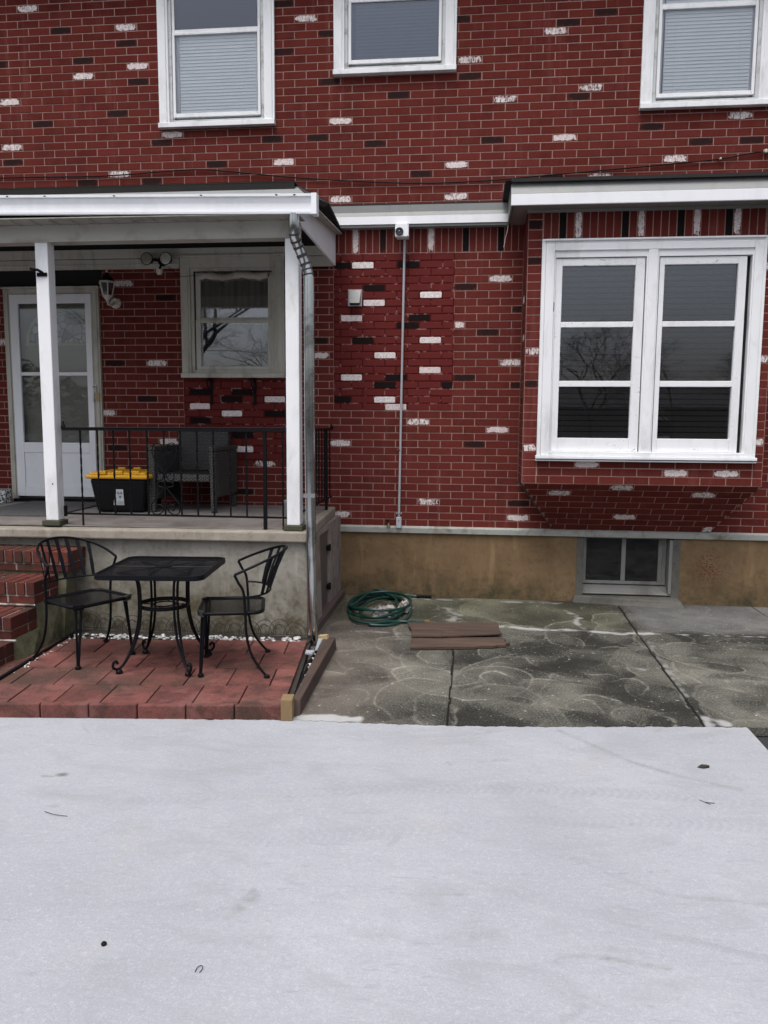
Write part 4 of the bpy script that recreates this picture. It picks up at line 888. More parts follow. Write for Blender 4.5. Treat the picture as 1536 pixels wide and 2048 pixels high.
def newconc():
    t = NT('pale_new_concrete'); s = t.attr('stain'); tr = t.attr('tread')
    n1 = t.noise(1.1, 6, .6, dist=.4); n2 = t.noise(16, 6, .65, t.map((.5, 1, 1), rot=(0, 0, R(12)))); n3 = t.noise(130, 4, .7); sp = t.voro(75)
    c = t.mix(t.mr(n1, .3, .7), (.285,.294,.318), (.355,.363,.388))
    c = t.mix(t.mr(n2, .35, .72, 0, .55), c, (.285,.295,.325))
    c = t.mix(t.mr(n3, .53, .68, 0, .36), c, (.50,.51,.53)); c = t.mix(t.mr(n3, .45, .32, 0, .36), c, (.21,.215,.235)); n4 = t.noise(45, 5, .75); c = t.mix(t.mr(n4, .54, .68, 0, .35), c, (.49,.50,.52)); c = t.mix(t.mr(n4, .45, .34, 0, .30), c, (.24,.245,.26))
    c = t.mix(t.mr(sp, .17, .06, 0, .45), c, (.56,.57,.60))
    cl = t.noise(3.2, 7, .72, t.map((.6, 1.3, 1), rot=(0, 0, R(-10))), .8); c = t.mix(t.mr(cl, .50, .66, 0, .42), c, (.25,.25,.26)); ln = t.noise(26, 5, .7, t.map((.25, 1.2, 1), rot=(0, 0, R(-14))), 1.2); c = t.mix(t.mr(ln, .58, .68, 0, .6), c, (.25,.26,.285))
    ck = t.voro(.55, vec=t.map((1, 1, 1), loc=(.4, .2, 0)), feature='DISTANCE_TO_EDGE'); wv = t.noise(3, 5, .7); ckm = t.math('MULTIPLY', t.mr(t.math('ADD', ck, t.mr(wv, .3, .7, -.02, .02)), .0035, .0005), t.mr(t.noise(.9, 3), .50, .58)); c = t.mix(t.math('MULTIPLY', ckm, .22), c, (.15,.15,.155))
    pit = t.math('MULTIPLY', t.mr(t.voro(9, vec=t.map((1, 1, 1))), .05, .03), t.mr(t.noise(2.3, 3), .5, .6)); c = t.mix(t.math('MULTIPLY', pit, .6), c, (.22,.21,.20))
    br = t.mr(t.noise(2.0, 4, .6, t.map(loc=(3, 7, 0))), .60, .75, 0, .25); c = t.mix(br, c, (.39,.36,.32))
    c = t.mix(t.math('MULTIPLY', s, .9), c, (.12,.125,.105)); c = t.mix(t.math('MULTIPLY', tr, .27), c, (.20,.205,.225))
    h = t.math('ADD', t.math('ADD', t.math('MULTIPLY', n3, .6), n2), t.math('MULTIPLY', tr, .8))
    return t.done(c, .85, 0, t.bump(h, .30, .003), .2)
M_NEW = newconc()
slabp = grid_mesh('concrete_driveway', np.linspace(-3.3, 1.60, 410), lambda xs: (np.full_like(xs, -6.6)+0, edge(xs)), 280, 0.0, M_NEW, {'stain': stain_new, 'tread': tread})
tag(slabp, 'pale new concrete slab filling the foreground', 'driveway', kind='structure')
G = MB(); G.prism([(-9,-4.1),(-9,-14),(-3.302,-14),(-3.302,-3.56)], -.05, 0); G.prism([(-3.301,-14),(1.60,-14),(1.60,-6.601),(-3.301,-6.601)], -.05, 0)
tag(G.build('concrete_apron', M_NEW), 'pale concrete continuing outside the frame', 'driveway', kind='structure')

# --- old stained walkway with scrubbed swirls
rws = np.random.RandomState(4)
strokes = []
for _ in range(260):
    x = rws.uniform(-1.0, 3.4); y = rws.uniform(-3.3, -1.15) if rws.rand() < .86 else rws.uniform(-1.1, 0)
    strokes.append((x, y, rws.uniform(.10, .34), rws.uniform(-.9, 1.9), rws.rand()))
def swirl(X, Y):
    v = np.full(X.shape, .20)+.25*(vnoise(X, Y, 3, 8)-.5)
    wx = X+.06*(vnoise(X, Y, 2.6, 21)-.5)+.05*(vnoise(X, Y, 8, 25)-.5); wy = Y+.06*(vnoise(X, Y, 2.6, 22)-.5)+.05*(vnoise(X, Y, 8, 26)-.5); nz = vnoise(X, Y, 60, 23)
    for (x, y, r, th, q) in strokes:
        rt_ = q*9.; cr_, sr_ = math.cos(rt_*.35-.6), math.sin(rt_*.35-.6); dx = ((wx-x)*cr_+(wy-y)*sr_)/(1.1+.9*((q*5) % 1)); dy = -(wx-x)*sr_+(wy-y)*cr_; d = np.hypot(dx, dy); a = np.arctan2(dy, dx); al = np.clip(np.cos((a-th))*1.4+.35, 0, 1)
        ins = d < r
        base = .04+.40*q; rip = .11*np.sin(d*270)*np.clip(vnoise(X, Y, 5, 83)*1.6-.3, 0, 1)*(d > r*.45)
        v = np.where(ins, v*(1-.65*al)+(base+rip)*.65*al, v)
        rim = np.exp(-((d-r+.009)/.008)**2)*al*(.05+.42*((q*7) % 1))*(.1+1.3*nz)
        v = np.maximum(v, np.minimum(v+rim, .95))
    # scuffed pale area to the right
    v += np.clip((X-1.45)/1.2, 0, 1)*.16*vnoise(X, Y*3, 6, 31)+.30*(vnoise(X, Y, 1.7, 81)-.5)+.22*(vnoise(X, Y, 4.5, 82)-.5)
    return np.clip(v, 0, 1)
def patch(X, Y):   # light mortar smears along the inner joint
    s = np.zeros(X.shape); nz = vnoise(X, Y, 18, 41)
    for p, w_, v in (([(-.25,-1.20),(.28,-1.04),(.62,-1.12),(.9,-1.09),(1.25,-1.15),(1.5,-1.12)], .050, .75), ([(1.5,-1.12),(3.5,-1.08)], .018, .45), ([(-.2,-.45),(-.10,-.7),(-.15,-.9),(-.12,-1.15)], .09, .42), ([(.90,-.40),(.99,-.65),(.93,-.85),(.98,-1.1)], .04, .45), ([(1.37,-3.12),(1.42,-3.0),(1.5,-3.08)], .05, .7), ([(-.6,-.1),(.9,-.1)], .05, .35), ([(-.62,-3.27),(-1.0,-3.34),(-.95,-3.28),(-.7,-3.26)], .06, 1.2), ([(1.36,-3.1),(1.44,-1.2)], .03, .22), ([(2.0,-2.9),(2.3,-2.92),(2.6,-2.9)], .02, .4), ([(1.5,-1.75),(1.65,-1.72),(1.75,-1.78)], .04, .35), ([(1.05,-2.05),(1.25,-2.1)], .03, .3), ([(-.9,-1.35),(-.4,-1.4)], .03, .3)):
        m_, t_, d_ = seg(X, Y, p, w_); s = np.maximum(s, np.clip(m_*2.0*v+(nz-.62)*1.9*(m_ > 0), 0, 1)*min(1, .35+v*.6))
    return s
def tint(X, Y):    # 0 grey, 1 greenish near the wall, -1 bluish cement
    a = np.clip((Y+1.1)*6, 0, 1)*np.clip((1.42-X)*8, 0, 1); b = np.clip((Y+1.1)*6, 0, 1)*np.clip((X-1.42)*8, 0, 1)
    pk = np.clip((-.35-X)*2, 0, 1)*.7*np.clip((-.2-Y)*3, 0, 1)
    return np.clip(a-b, -1, 1)+3*0*pk
def pink(X, Y): return np.clip((-.25-X)*1.6+vnoise(X, Y, 3, 51)*.6-.35, 0, 1)
def seams(X, Y):
    z = np.zeros(X.shape)
    nz = .006*(vnoise(X, Y, 9, 61)-.5)
    def cut(m): return np.where(m, -.011, 0)
    z += cut((np.abs(X+.098+nz*2) < .006) & (Y < -1.25))
    z = np.minimum(z, cut((np.abs(X-(1.415+(Y+.3)*.018)+nz*2) < .008)))
    z = np.minimum(z, cut((np.abs(Y+1.14-.0+nz*3) < .007) & (X > -1)))
    z = np.minimum(z, cut((np.abs(X-2.68) < .006) & (Y > -1.1)))
    return z+.003*(vnoise(X, Y, 4, 71)-.5)
def walkm():
    t = NT('old_stained_concrete'); s = t.attr('swirl'); p = t.attr('patch'); ti = t.attr('tint'); pk = t.attr('pink'); sm = t.attr('seam')
    n = t.noise(90, 5, .7); n2 = t.noise(6, 6, .65); sp = t.voro(60)
    sv = t.math('ADD', s, t.mr(n, .3, .7, -.24, .24)); sv = t.math('ADD', sv, t.mr(n2, .3, .7, -.08, .08))
    c = t.mix(t.mr(sv, .05, .95), (.018,.018,.015), (.29,.28,.235))
    c = t.mix(t.math('MULTIPLY', pk, .45), c, t.mix(n2, (.080,.062,.052), (.165,.130,.112)))
    c = t.mix(t.mr(ti, .0, 1.0, 0, .5), c, t.mix(t.mr(sv, .1, .7), (.05,.05,.03), (.17,.175,.10)))
    c = t.mix(t.mr(ti, .0, -1.0, 0, .55), c, t.mix(n2, (.10,.10,.10), (.22,.22,.22)))
    c = t.mix(p, c, t.mix(n2, (.27,.275,.27), (.44,.44,.43)))
    c = t.mix(t.mr(sp, .10, .04, 0, .5), c, (.42,.40,.36))
    gl = t.mr(t.noise(30, 3), .66, .70); c = t.mix(t.math('MULTIPLY', gl, .5), c, (.5,.48,.44))
    c = t.mix(t.mr(sm, -.003, -.008), c, (.012,.011,.009))
    return t.done(c, .88, 0, t.bump(t.math('ADD', n, s), .5, .005), .25)
walk = grid_mesh('walkway', np.linspace(-1.32, 3.7, 640), lambda xs: (edge(xs)+.006, np.full_like(xs, .30)), 430, 0.0, walkm(),
                 {'swirl': swirl, 'patch': patch, 'tint': tint, 'pink': pink, 'seam': seams}, zf=lambda X, Y: .001+np.clip(seams(X, Y), -.05, .01)+0*X)
tag(walk, 'old stained concrete walkway along the foundation', 'walkway', kind='structure')
G = MB(); G.prism([(3.701,-2.99),(3.701,.3),(6,.3),(6,-2.9)], -.05, 0); tag(G.build('walkway_end', M_GREYCEM), 'walkway continuing right', 'walkway', kind='structure')

# --- red paver patio
pat = thing('paver_patio', 'small patio of red square pavers edged by a row of red blocks', 'patio', (-2.0, -2.7, 0))
AP = R(6.0); C0 = (-1.05, -3.335)
def pv(u, v, z): x, y = rot(C0[0]+u, C0[1]+v, C0, AP); return (x, y, z)
def pavermat(nm, hue=0):
    t = NT(nm); rnd = t.attr('rnd'); n = t.noise(7, 6, .7, dist=.6); f = t.noise(110, 4, .65); b = t.noise(2.2, 5, .6)
    c = t.mix(rnd, (.120,.042,.037), (.200,.074,.063)); c = t.mix(t.mr(n, .46, .66, 0, .85), c, (.045,.026,.022)); c = t.mix(t.mr(b, .50, .66, 0, .7), c, (.055,.038,.028)); c = t.mix(t.mr(t.noise(3.4, 6, .7, t.map(loc=(5, 2, 0))), .52, .60, 0, .5), c, (.22,.095,.085))
    px_ = t.sep(t.pos())[0]; lf = t.math('MULTIPLY', t.mr(px_, -1.9, -2.9), t.mr(b, .35, .6)); c = t.mix(t.math('MULTIPLY', lf, .75), c, (.060,.038,.030)); c = t.mix(t.mr(f, .58, .72, 0, .35), c, (.33,.16,.14)); c = t.mix(t.mr(f, .42, .34, 0, .5), c, (.06,.022,.02))
    return t.done(c, .88, 0, t.bump(t.math('ADD', f, n), .55, .005), .2)
M_PAV = pavermat('red_paver')
m = MB(); m.cur = (0, .5); m.hexa([pv(-6,.02,-.05),pv(.03,.02,-.05),pv(.02,1.44,-.05),pv(-6,1.42,-.05)],[pv(-6,.02,.045),pv(.03,.02,.045),pv(.02,1.44,.045),pv(-6,1.42,.045)]); m.build('bedding', simple('dirt_bed', (.03,.024,.02), .95, 0, .4, 40, bump=.5), pat)
PW, PH = .272, .345
k = 0; v = .048
for r_ in range(4):
    off = (0.0 if r_ % 2 == 0 else PW*.5); u = -.0-off+PW; first = True
    u1 = .0
    while u1 > -2.6:
        u0 = (u1-PW if not (first and off) else u1-off); first = False
        if u1-u0 > .03:
            m = MB(); zz = .068+random.uniform(-.002, .003); g = .0035; m.cur = (0, random.random())
            a = [pv(u0+g, v+g, zz), pv(u1-g, v+g, zz), pv(u1-g, v+PH-g, zz), pv(u0+g, v+PH-g, zz)]
            if a[0][0] > -3.45: m.hexa([(x, y, .02) for x, y, z in a], a); m.build('paver', M_PAV, pat, bevel=.005)
        u1 = u0
    v += PH
u = 0.0
while u > -2.5:
    m = MB(); m.cur = (0, random.random()); g = .003; dz = random.uniform(-.003, .003)
    a = [pv(u-.282+g, -.0, .083+dz), pv(u-g, -.0, .083+dz), pv(u-g, .045, .080+dz), pv(u-.282+g, .045, .080+dz)]
    m.hexa([(x, y, -.02) for x, y, z in a], a); m.build('edging_block', M_PAV, pat, bevel=.008); u -= .282
m = MB(); m.hexa([(-3.04,-2.0,.03),(-3.02,-2.0,.03),(-2.93,-3.3,.03),(-2.95,-3.3,.03)],[(-3.04,-2.0,.085),(-3.02,-2.0,.085),(-2.93,-3.3,.085),(-2.95,-3.3,.085)]); m.build('edging_liner', M_BLACK, pat)
m = MB(); m.hexa([(-1.035,-3.15,.02),(-1.022,-3.15,.02),(-1.105,-1.86,.02),(-1.12,-1.86,.02)],[(-1.035,-3.15,.075),(-1.022,-3.15,.075),(-1.105,-1.86,.075),(-1.12,-1.86,.075)]); m.build('edging_liner', M_BLACK, pat)

# timber edging, offcut, paint brush-like scrap
M_TIMB = simple('brown_timber', (.062,.038,.029), .85, 0, .35, 14, (.03,.02,.016), 5, .5, .7, .5, 60, stretch=(3, .6, 3))
m = MB(); m.hexa([(-1.02,-3.28,-.005),(-.965,-3.26,-.005),(-.985,-1.87,-.005),(-1.07,-1.87,-.005)],[(-1.018,-3.24,.088),(-.970,-3.22,.088),(-.992,-1.88,.092),(-1.075,-1.88,.092)])
tag(m.build('timber_edging', M_TIMB, bevel=.006), 'long dark brown timber edging along the right side of the red patio', 'timber')
m = MB(); m.hexa([pv(-.055,-.015,0),pv(.012,-.015,0),pv(.012,.09,0),pv(-.055,.09,0)],[pv(-.055,-.012,.125),pv(.012,-.012,.125),pv(.012,.09,.125),pv(-.055,.09,.125)])
for i, q in enumerate(m.v): m.v[i] = (q[0]+.045, q[1]-.0, q[2])
tag(m.build('wood_offcut', simple('fresh_wood', (.20,.135,.065), .8, 0, .25, 20, (.09,.06,.03), 9, stretch=(3, 3, .6)), bevel=.003), 'short pale wood block at the front corner of the red patio', 'wood block')
br = thing('broken_stake', 'pale splintered wood stake with grey plastic lying on the timber edging', 'stake', (-1.09, -1.95, .09))
m = MB(); m.hexa([(-1.12,-1.93,.07),(-1.04,-1.95,.07),(-1.03,-1.90,.07),(-1.11,-1.88,.07)],[(-1.115,-1.93,.115),(-1.045,-1.945,.125),(-1.04,-1.905,.12),(-1.108,-1.885,.11)]); m.build('wood_tip', simple('pale_wood', (.42,.32,.17), .8, 0, .3, 30, (.2,.13,.07), 15), br, bevel=.004)
m = MB(); m.hexa([(-1.115,-1.94,.085),(-1.075,-1.95,.085),(-1.065,-2.22,.082),(-1.085,-2.22,.082)],[(-1.112,-1.94,.093),(-1.078,-1.95,.097),(-1.068,-2.22,.088),(-1.082,-2.22,.088)]); m.build('plastic_strip', simple('grey_plastic', (.30,.32,.34), .5), br)
m = MB(); m.hexa([(-1.15,-2.21,.075),(-1.075,-2.26,.08),(-1.085,-2.33,.08),(-1.14,-2.29,.075)],[(-1.15,-2.21,.083),(-1.078,-2.26,.098),(-1.088,-2.33,.09),(-1.14,-2.29,.083)]); tag(m.build('plastic_tag', simple('grey_tag', (.36,.39,.42), .5, 0, .3, 30)), 'small crumpled grey plastic tag between pavers and timber edging', 'plastic tag')

# pebbles
m = MB(); rp = random.Random(5)
def pebble(m, x, y, z, r):
    a = rp.random()*3; pts = []; n = 6
    for j, (rr_, h) in enumerate(((.45, -.4), (1, -.05), (.85, .35), (.35, .6))):
        for k in range(n): t_ = 2*math.pi*k/n+a; q = r*rr_*rp.uniform(.8, 1.15); pts.append((x+q*math.cos(t_)*1.2, y+q*math.sin(t_)*.9, z+r*h))
    m.cur = (0, rp.random())
    m.idx(pts, [(j*n+k, j*n+(k+1) % n, (j+1)*n+(k+1) % n, (j+1)*n+k) for j in range(3) for k in range(n)]+[tuple(range(3*n, 4*n))])
for _ in range(470):
    x = rp.uniform(-3.02, -1.26); y = -1.94+.105*rp.random()-(x+1.3)*-.10*0; yy = -1.955+(x+1.3)*.075+rp.random()**1.3*.11
    dens = .5+.5*math.sin(x*9)+.3*math.sin(x*23)
    if rp.random() < .35+.5*dens: pebble(m, x, yy, .062+.012*rp.random(), rp.uniform(.007, .017))
for _ in range(26):
    s_ = rp.random(); pebble(m, -3.02+.07*s_+rp.random()*.05, -2.05-.9*s_, .072, rp.uniform(.004, .009))
for _ in range(9): s_ = rp.random(); pebble(m, -1.10+.08*s_, -1.95-1.1*s_, .068, rp.uniform(.009, .018))
t = NT('white_pebble'); t.done(t.mix(t.attr('rnd'), (.16,.15,.14), (.66,.66,.65)), .8)
tag(m.build('pebbles', t.m, smooth=True), 'white marble chips strewn along the foot of the porch wall', 'pebbles', kind='stuff')
m = MB(); m.hexa([(-3.1,-2.08,-.02),(-1.19,-1.96,-.02),(-1.19,-1.76,-.02),(-3.1,-1.76,-.02)],[(-3.1,-2.08,.056),(-1.19,-1.955,.056),(-1.19,-1.76,.060),(-3.1,-1.76,.060)]); tag(m.build('soil_strip', simple('black_soil', (.020,.017,.014), .95, 0, .5, 60, bump=.6)), 'dark soil strip under the pebbles', 'soil', kind='structure')

# wire border
wb = thing('wire_border', 'low looped brown wire garden border in front of the porch wall', 'garden border', (-2.1, -1.80, .06))
M_WIRE = simple('brown_wire', (.045,.035,.028), .7, .2, .3, 40)
k = 0; x = -2.97
while x < -1.22:
    m = MB(); w_ = .088; h0 = .078; hh = .115+.012*math.sin(k*2.1)
    for q, (sx, sh) in enumerate(((1, 1), (.62, .68))):
        m.tube([(x+w_*sx*math.cos(a), -1.83-.004*q, h0+hh*sh*math.sin(a)) for a in [math.pi*i/14 for i in range(15)]], .0028, 5)
    m.tube([(x-w_, -1.83, .03), (x-w_, -1.83, h0)], .0032, 5); m.tube([(x-.02, -1.83, h0+.04), (x-.035, -1.83, h0+.07), (x-.005, -1.83, h0+.085), (x+.02, -1.83, h0+.06)], .0025, 5)
    m.build('hoop', M_WIRE, wb, smooth=True); x += .118; k += 1
m = MB(); m.tube([(-3.03,-1.83,.083),(-1.2,-1.83,.083)], .0032, 5); m.tube([(-3.03,-1.83,.062),(-1.2,-1.83,.062)], .003, 5); m.build('cross_wire', M_WIRE, wb)

# ------------------------------------------------------------------ bistro set
M_IRON = simple('black_powder_coat', (.0045,.005,.007), .45, 0, .25, 25, spec=.13)
def rrect(hx, hy, r, n=5, z=0):
    P = []
    for cx, cy, a0 in ((hx-r, hy-r, 0), (-hx+r, hy-r, 90), (-hx+r, -hy+r, 180), (hx-r, -hy+r, 270)):
        for i in range(n+1): a = R(a0+90*i/n); P.append((cx+r*math.cos(a), cy+r*math.sin(a), z))
    return P
def meshtop(m, hx, hy, z, pitch, w_, th=.0018):
    s_ = -hx-hy
    while s_ < hx+hy:
        for sg in (1, -1):
            # line x*1 + sg*y = s
            pts = []
            for (x, y) in ((-hx, (s_+hx)*sg), (hx, (s_-hx)*sg)):
                pts.append((x, y))
            (x1, y1), (x2, y2) = pts
            # clip in y
            def cl(x1, y1, x2, y2):
                if y1 > y2: x1, y1, x2, y2 = x2, y2, x1, y1
                if y2 < -hy or y1 > hy: return None
                if y1 < -hy: f = (-hy-y1)/(y2-y1); x1 += f*(x2-x1); y1 = -hy
                if y2 > hy: f = (hy-y1)/(y2-y1); x2 = x1+f*(x2-x1); y2 = hy
                return x1, y1, x2, y2
            c_ = cl(x1, y1, x2, y2)
            if c_:
                x1, y1, x2, y2 = c_
                if abs(x2-x1) < .004: continue
                dx, dy = x2-x1, y2-y1; L_ = math.hypot(dx, dy); nx, ny = -dy/L_*w_/2, dx/L_*w_/2
                zz = z+(.0006 if sg > 0 else 0)
                m.face([(x1+nx, y1+ny, zz), (x2+nx, y2+ny, zz), (x2-nx, y2-ny, zz), (x1-nx, y1-ny, zz)])
        s_ += pitch
def make_chair(loc, rz, lab):
    c = thing('bistro_chair', lab, 'chair', loc, rz, 'black metal chairs at the patio table'); c['_o'] = (0, 0, 0)
    hx, hy, zs = .225, .205, .415
    m = MB(); meshtop(m, hx-.012, hy-.012, zs+.004, .0115, .0036); se = m.build('seat', M_IRON, c)
    m = MB(); m.tube(rrect(hx, hy, .07, 6, zs), .0125, 8, closed=True); m.build('seat_rim', M_IRON, se, smooth=True)
    for s in (-1, 1):
        m = MB(); m.tube([(s*.195,.165,.405),(s*.205,.18,.2),(s*.215,.195,.02)], .0085, 7); m.tube([(s*.165,.185,.405),(s*.192,.195,.2),(s*.211,.200,.02)], .0085, 7)
        lg = m.build('leg', M_IRON, c, smooth=True)
        m = MB(); m.lathe([(0,0),(.019,0),(.021,.006),(.018,.018),(.012,.022)], (s*.214,.197,0), 10); m.build('foot', M_IRON, lg)
        m = MB(); m.hexa([(s*.150,.195,.392),(s*.215,.165,.392),(s*.225,.185,.392),(s*.165,.213,.392)],[(s*.150,.195,.432),(s*.215,.165,.432),(s*.232,.188,.432),(s*.168,.220,.432)]); m.build('corner_plate', simple('worn_grey_iron', (.045,.048,.055), .5, .1) if s < 0 else M_IRON, lg, bevel=.004)
        m = MB(); m.tube(smoothpath([(s*.262,-.03,.672),(s*.262,-.055,.62),(s*.258,-.085,.56),(s*.250,-.095,.42),(s*.252,-.10,.28),(s*.262,-.13,.15),(s*.277,-.185,.06),(s*.288,-.225,.012)], 5), .0088, 8)
        lg = m.build('leg', M_IRON, c, smooth=True)
        m = MB(); m.lathe([(0,0),(.019,0),(.021,.006),(.018,.016),(.012,.02)], (s*.289,-.228,0), 10); m.build('foot', M_IRON, lg)
        m = MB(); m.box(min(s*.215, s*.252), max(s*.215, s*.252), -.11, -.085, zs-.012, zs+.006); m.build('seat_lug', M_IRON, lg)
    up_ = lambda t: (.262*math.cos(t), -.03-.335*math.sin(t)**.85, .672+.135*math.sin(t)**.8)
    lo_ = lambda t: (.252*math.cos(t), -.09-.165*math.sin(t), .525+.0*math.sin(t))
    T = [math.pi*i/28 for i in range(29)]
    m = MB(); m.tube([up_(max(min(t, math.pi-1e-4), 1e-4)) for t in T], .0088, 8); bk = m.build('back_hoop', M_IRON, c, smooth=True)
    m = MB(); m.tube([lo_(t) for t in T], .0065, 6); m.build('lower_hoop', M_IRON, bk, smooth=True)
    for i in range(7):
        t = R(42+16*i); a, b = Vector(lo_(t)), Vector(up_(t)); tg = (Vector(up_(t+.02))-Vector(up_(t-.02))).normalized()*.0135
        mid = (a+b)/2+Vector((0, .006, 0)); th = Vector((0, .0025, 0)); m = MB()
        for p, q in ((a, mid), (mid, b)): m.hexa([p-tg*.85-th, p+tg*.85-th, p+tg*.85+th, p-tg*.85+th], [q-tg-th, q+tg-th, q+tg+th, q-tg+th])
        m.build('slat', M_IRON, bk)
    return c
make_chair((-2.632, -2.520, .07), R(-120), 'black metal barrel-back chair left of the patio table, facing right')
make_chair((-1.572, -2.590, .07), R(104), 'black metal barrel-back chair right of the patio table, seen from the side')
tb = thing('bistro_table', 'square black mesh-top patio table with curved legs between two chairs', 'table', (-2.035, -2.62, .07), R(5), None); tb['_o'] = (0, 0, 0)
m = MB(); meshtop(m, .335, .345, .672, .0105, .0056); tp = m.build('tabletop', M_IRON, tb)
m = MB(); P = rrect(.35, .36, .07, 6, 0); n = len(P); m.idx([(x, y, .682) for x, y, z in P]+[(x*1.006, y*1.006, .648) for x, y, z in P]+[(x*.955, y*.955, .676) for x, y, z in P]+[(x*.97, y*.97, .650) for x, y, z in P], [(k, (k+1) % n, (k+1) % n+n, k+n) for k in range(n)]+[(k, (k+1) % n, (k+1) % n+2*n, k+2*n) for k in range(n)]+[(k+n, (k+1) % n+n, (k+1) % n+3*n, k+3*n) for k in range(n)])
m.build('rim', M_IRON, tp, bevel=.003)
m = MB(); m.lathe([(0,0),(.055,0),(.055,.004),(0,.005)], (0, 0, .674), 20); 
for k in range(8): a = k*math.pi/4; m.tube([(0.05*math.cos(a), .05*math.sin(a), .672), (.33*math.cos(a), .33*math.sin(a), .672)], .004, 4)
m.build('hub', M_IRON, tp)
for k in range(4):
    a = R(45+90*k-3); ca_, sa_ = math.cos(a), math.sin(a); pr = [(.30,.655),(.235,.650),(.195,.62),(.176,.56),(.172,.44),(.178,.34),(.20,.24),(.235,.15),(.28,.075),(.315,.038),(.345,.032),(.365,.05),(.362,.078),(.343,.085),(.335,.068)]
    m = MB()
    for o_ in (-.013, .013):
        pts = smoothpath([(r_*ca_-sa_*(o_*min(1, max(0, (z_-.05)*6))), r_*sa_+ca_*(o_*min(1, max(0, (z_-.05)*6))), z_) for r_, z_ in pr], 4); m.tube(pts, .0088, 7)
    lg = m.build('leg', M_IRON, tb, smooth=True)
    m = MB(); m.lathe([(0,0),(.021,0),(.023,.006),(.02,.02),(.012,.028)], (.325*ca_, .325*sa_, 0), 10); m.build('foot', M_IRON, lg)
m = MB(); N = 30
for r_ in (.168,):
    pts = [(r_*math.cos(2*math.pi*i/N), r_*math.sin(2*math.pi*i/N)) for i in range(N)]; p2 = [(x*.965, y*.965) for x, y in pts]
    m.idx([(x, y, .405) for x, y in pts]+[(x, y, .432) for x, y in pts]+[(x, y, .405) for x, y in p2]+[(x, y, .432) for x, y in p2], [(k, (k+1) % N, (k+1) % N+N, k+N) for k in range(N)]+[(k+2*N, (k+1) % N+2*N, (k+1) % N+3*N, k+3*N) for k in range(N)]+[(k+N, (k+1) % N+N, (k+1) % N+3*N, k+3*N) for k in range(N)]+[(k, (k+1) % N, (k+1) % N+2*N, k+2*N) for k in range(N)])
m.tube([(.075*math.cos(2*math.pi*i/16), .075*math.sin(2*math.pi*i/16), .418) for i in range(16)], .005, 5, closed=True)
for k in range(4): a = k*math.pi/2; m.tube([(.075*math.cos(a), .075*math.sin(a), .418), (.165*math.cos(a), .165*math.sin(a), .418)], .004, 4)
m.build('ring', M_IRON, tb)

# ------------------------------------------------------------------ hose, cloth, boards, litter
hs_ = thing('garden_hose', 'coiled green garden hose on the walkway by the tan foundation', 'hose', (-.8, -.6, 0))
M_HOSE = simple('green_rubber', (.006,.042,.034), .38, 0, .25, 9, spec=.5)
rh_ = random.Random(12)
pts = [(-.36,-1.03,.016),(-.5,-1.06,.018),(-.66,-1.09,.02)]
loops = [(-.80,-.74,.30,.50,20),(-.78,-.66,.26,.56,-25),(-.86,-.58,.24,.45,10),(-.72,-.70,.22,.48,-40),(-.90,-.50,.21,.40,35),(-.80,-.55,.28,.38,0)]
ang = -math.pi*.6
for li, (cx, cy, rx, ry, tl) in enumerate(loops):
    for i in range(9):
        a = ang+i*2*math.pi/9; f = (i/9.)
        n_ = loops[min(li+1, len(loops)-1)]; cx2 = cx+(n_[0]-cx)*f; cy2 = cy+(n_[1]-cy)*f; rx2 = rx+(n_[2]-rx)*f; ry2 = ry+(n_[3]-ry)*f; tr_ = R(tl+(n_[4]-tl)*f)
        ex, ey = rx2*math.cos(a), ry2*math.sin(a)
        pts.append((cx2+ex*math.cos(tr_)-ey*math.sin(tr_)*.4, max(-1.27, min(-.05, cy2+ex*math.sin(tr_)*.6+ey*math.cos(tr_))), .016+.011*li+.006*math.sin(a*2+li)))
pts += [(-.92,-.10,.07),(-.78,-.055,.05),(-.62,-.06,.03),(-.50,-.07,.02)]
m = MB(); m.tube(smoothpath(pts, 7), .0125, 8); m.build('hose', M_HOSE, hs_, smooth=True)
m = MB(); m.tube([(-.50,-.07,.02),(-.46,-.068,.02)], .016, 8); m.tube([(-.46,-.068,.02),(-.41,-.066,.019)], .012, 8); m.tube([(-.41,-.066,.019),(-.35,-.064,.019)], .015, 8); m.build('nozzle', M_BLACK, hs_, smooth=True)
m = MB(); m.tube([(-.365,-1.03,.016),(-.325,-1.02,.016)], .015, 8); m.build('coupling', simple('brass_coupling', (.25,.18,.07), .4, .6), hs_, smooth=True)
def cloth(cx, cy, sx, sy, a, seed):
    n = 26; xs = np.linspace(-1, 1, n); X, Y = np.meshgrid(xs, xs, indexing='ij'); r = .03+.055*vnoise(X, Y, 2.2, seed)**1.5+.03*vnoise(X, Y, 5, seed+1)
    ex = 1-.25*vnoise(X, Y, 1.5, seed+2); px = X*sx*ex; py = Y*sy*(1-.3*vnoise(X, Y, 1.3, seed+3)); edge_ = np.clip(1.05-np.maximum(abs(X), abs(Y))**4, 0, 1); Z = r*edge_+.006
    q = MB(); P = [(cx+px[i, j]*math.cos(a)-py[i, j]*math.sin(a), cy+px[i, j]*math.sin(a)+py[i, j]*math.cos(a), Z[i, j]) for i in range(n) for j in range(n)]
    q.idx(P, [(i*n+j, (i+1)*n+j, (i+1)*n+j+1, i*n+j+1) for i in range(n-1) for j in range(n-1)]); return q
M_CL = simple('grubby_white_cloth', (.40,.36,.34), .9, 0, .25, 12, (.10,.08,.07), 14, .46, .58)
q = cloth(-.72,-.82,.14,.10,R(10),31); cv = cloth(-.57,-.60,.07,.12,R(-12),37)
q.idx(cv.v, cv.f); tag(q.build('rag', M_CL, smooth=True), 'grubby white crumpled rag lying inside the hose coils', 'rag')
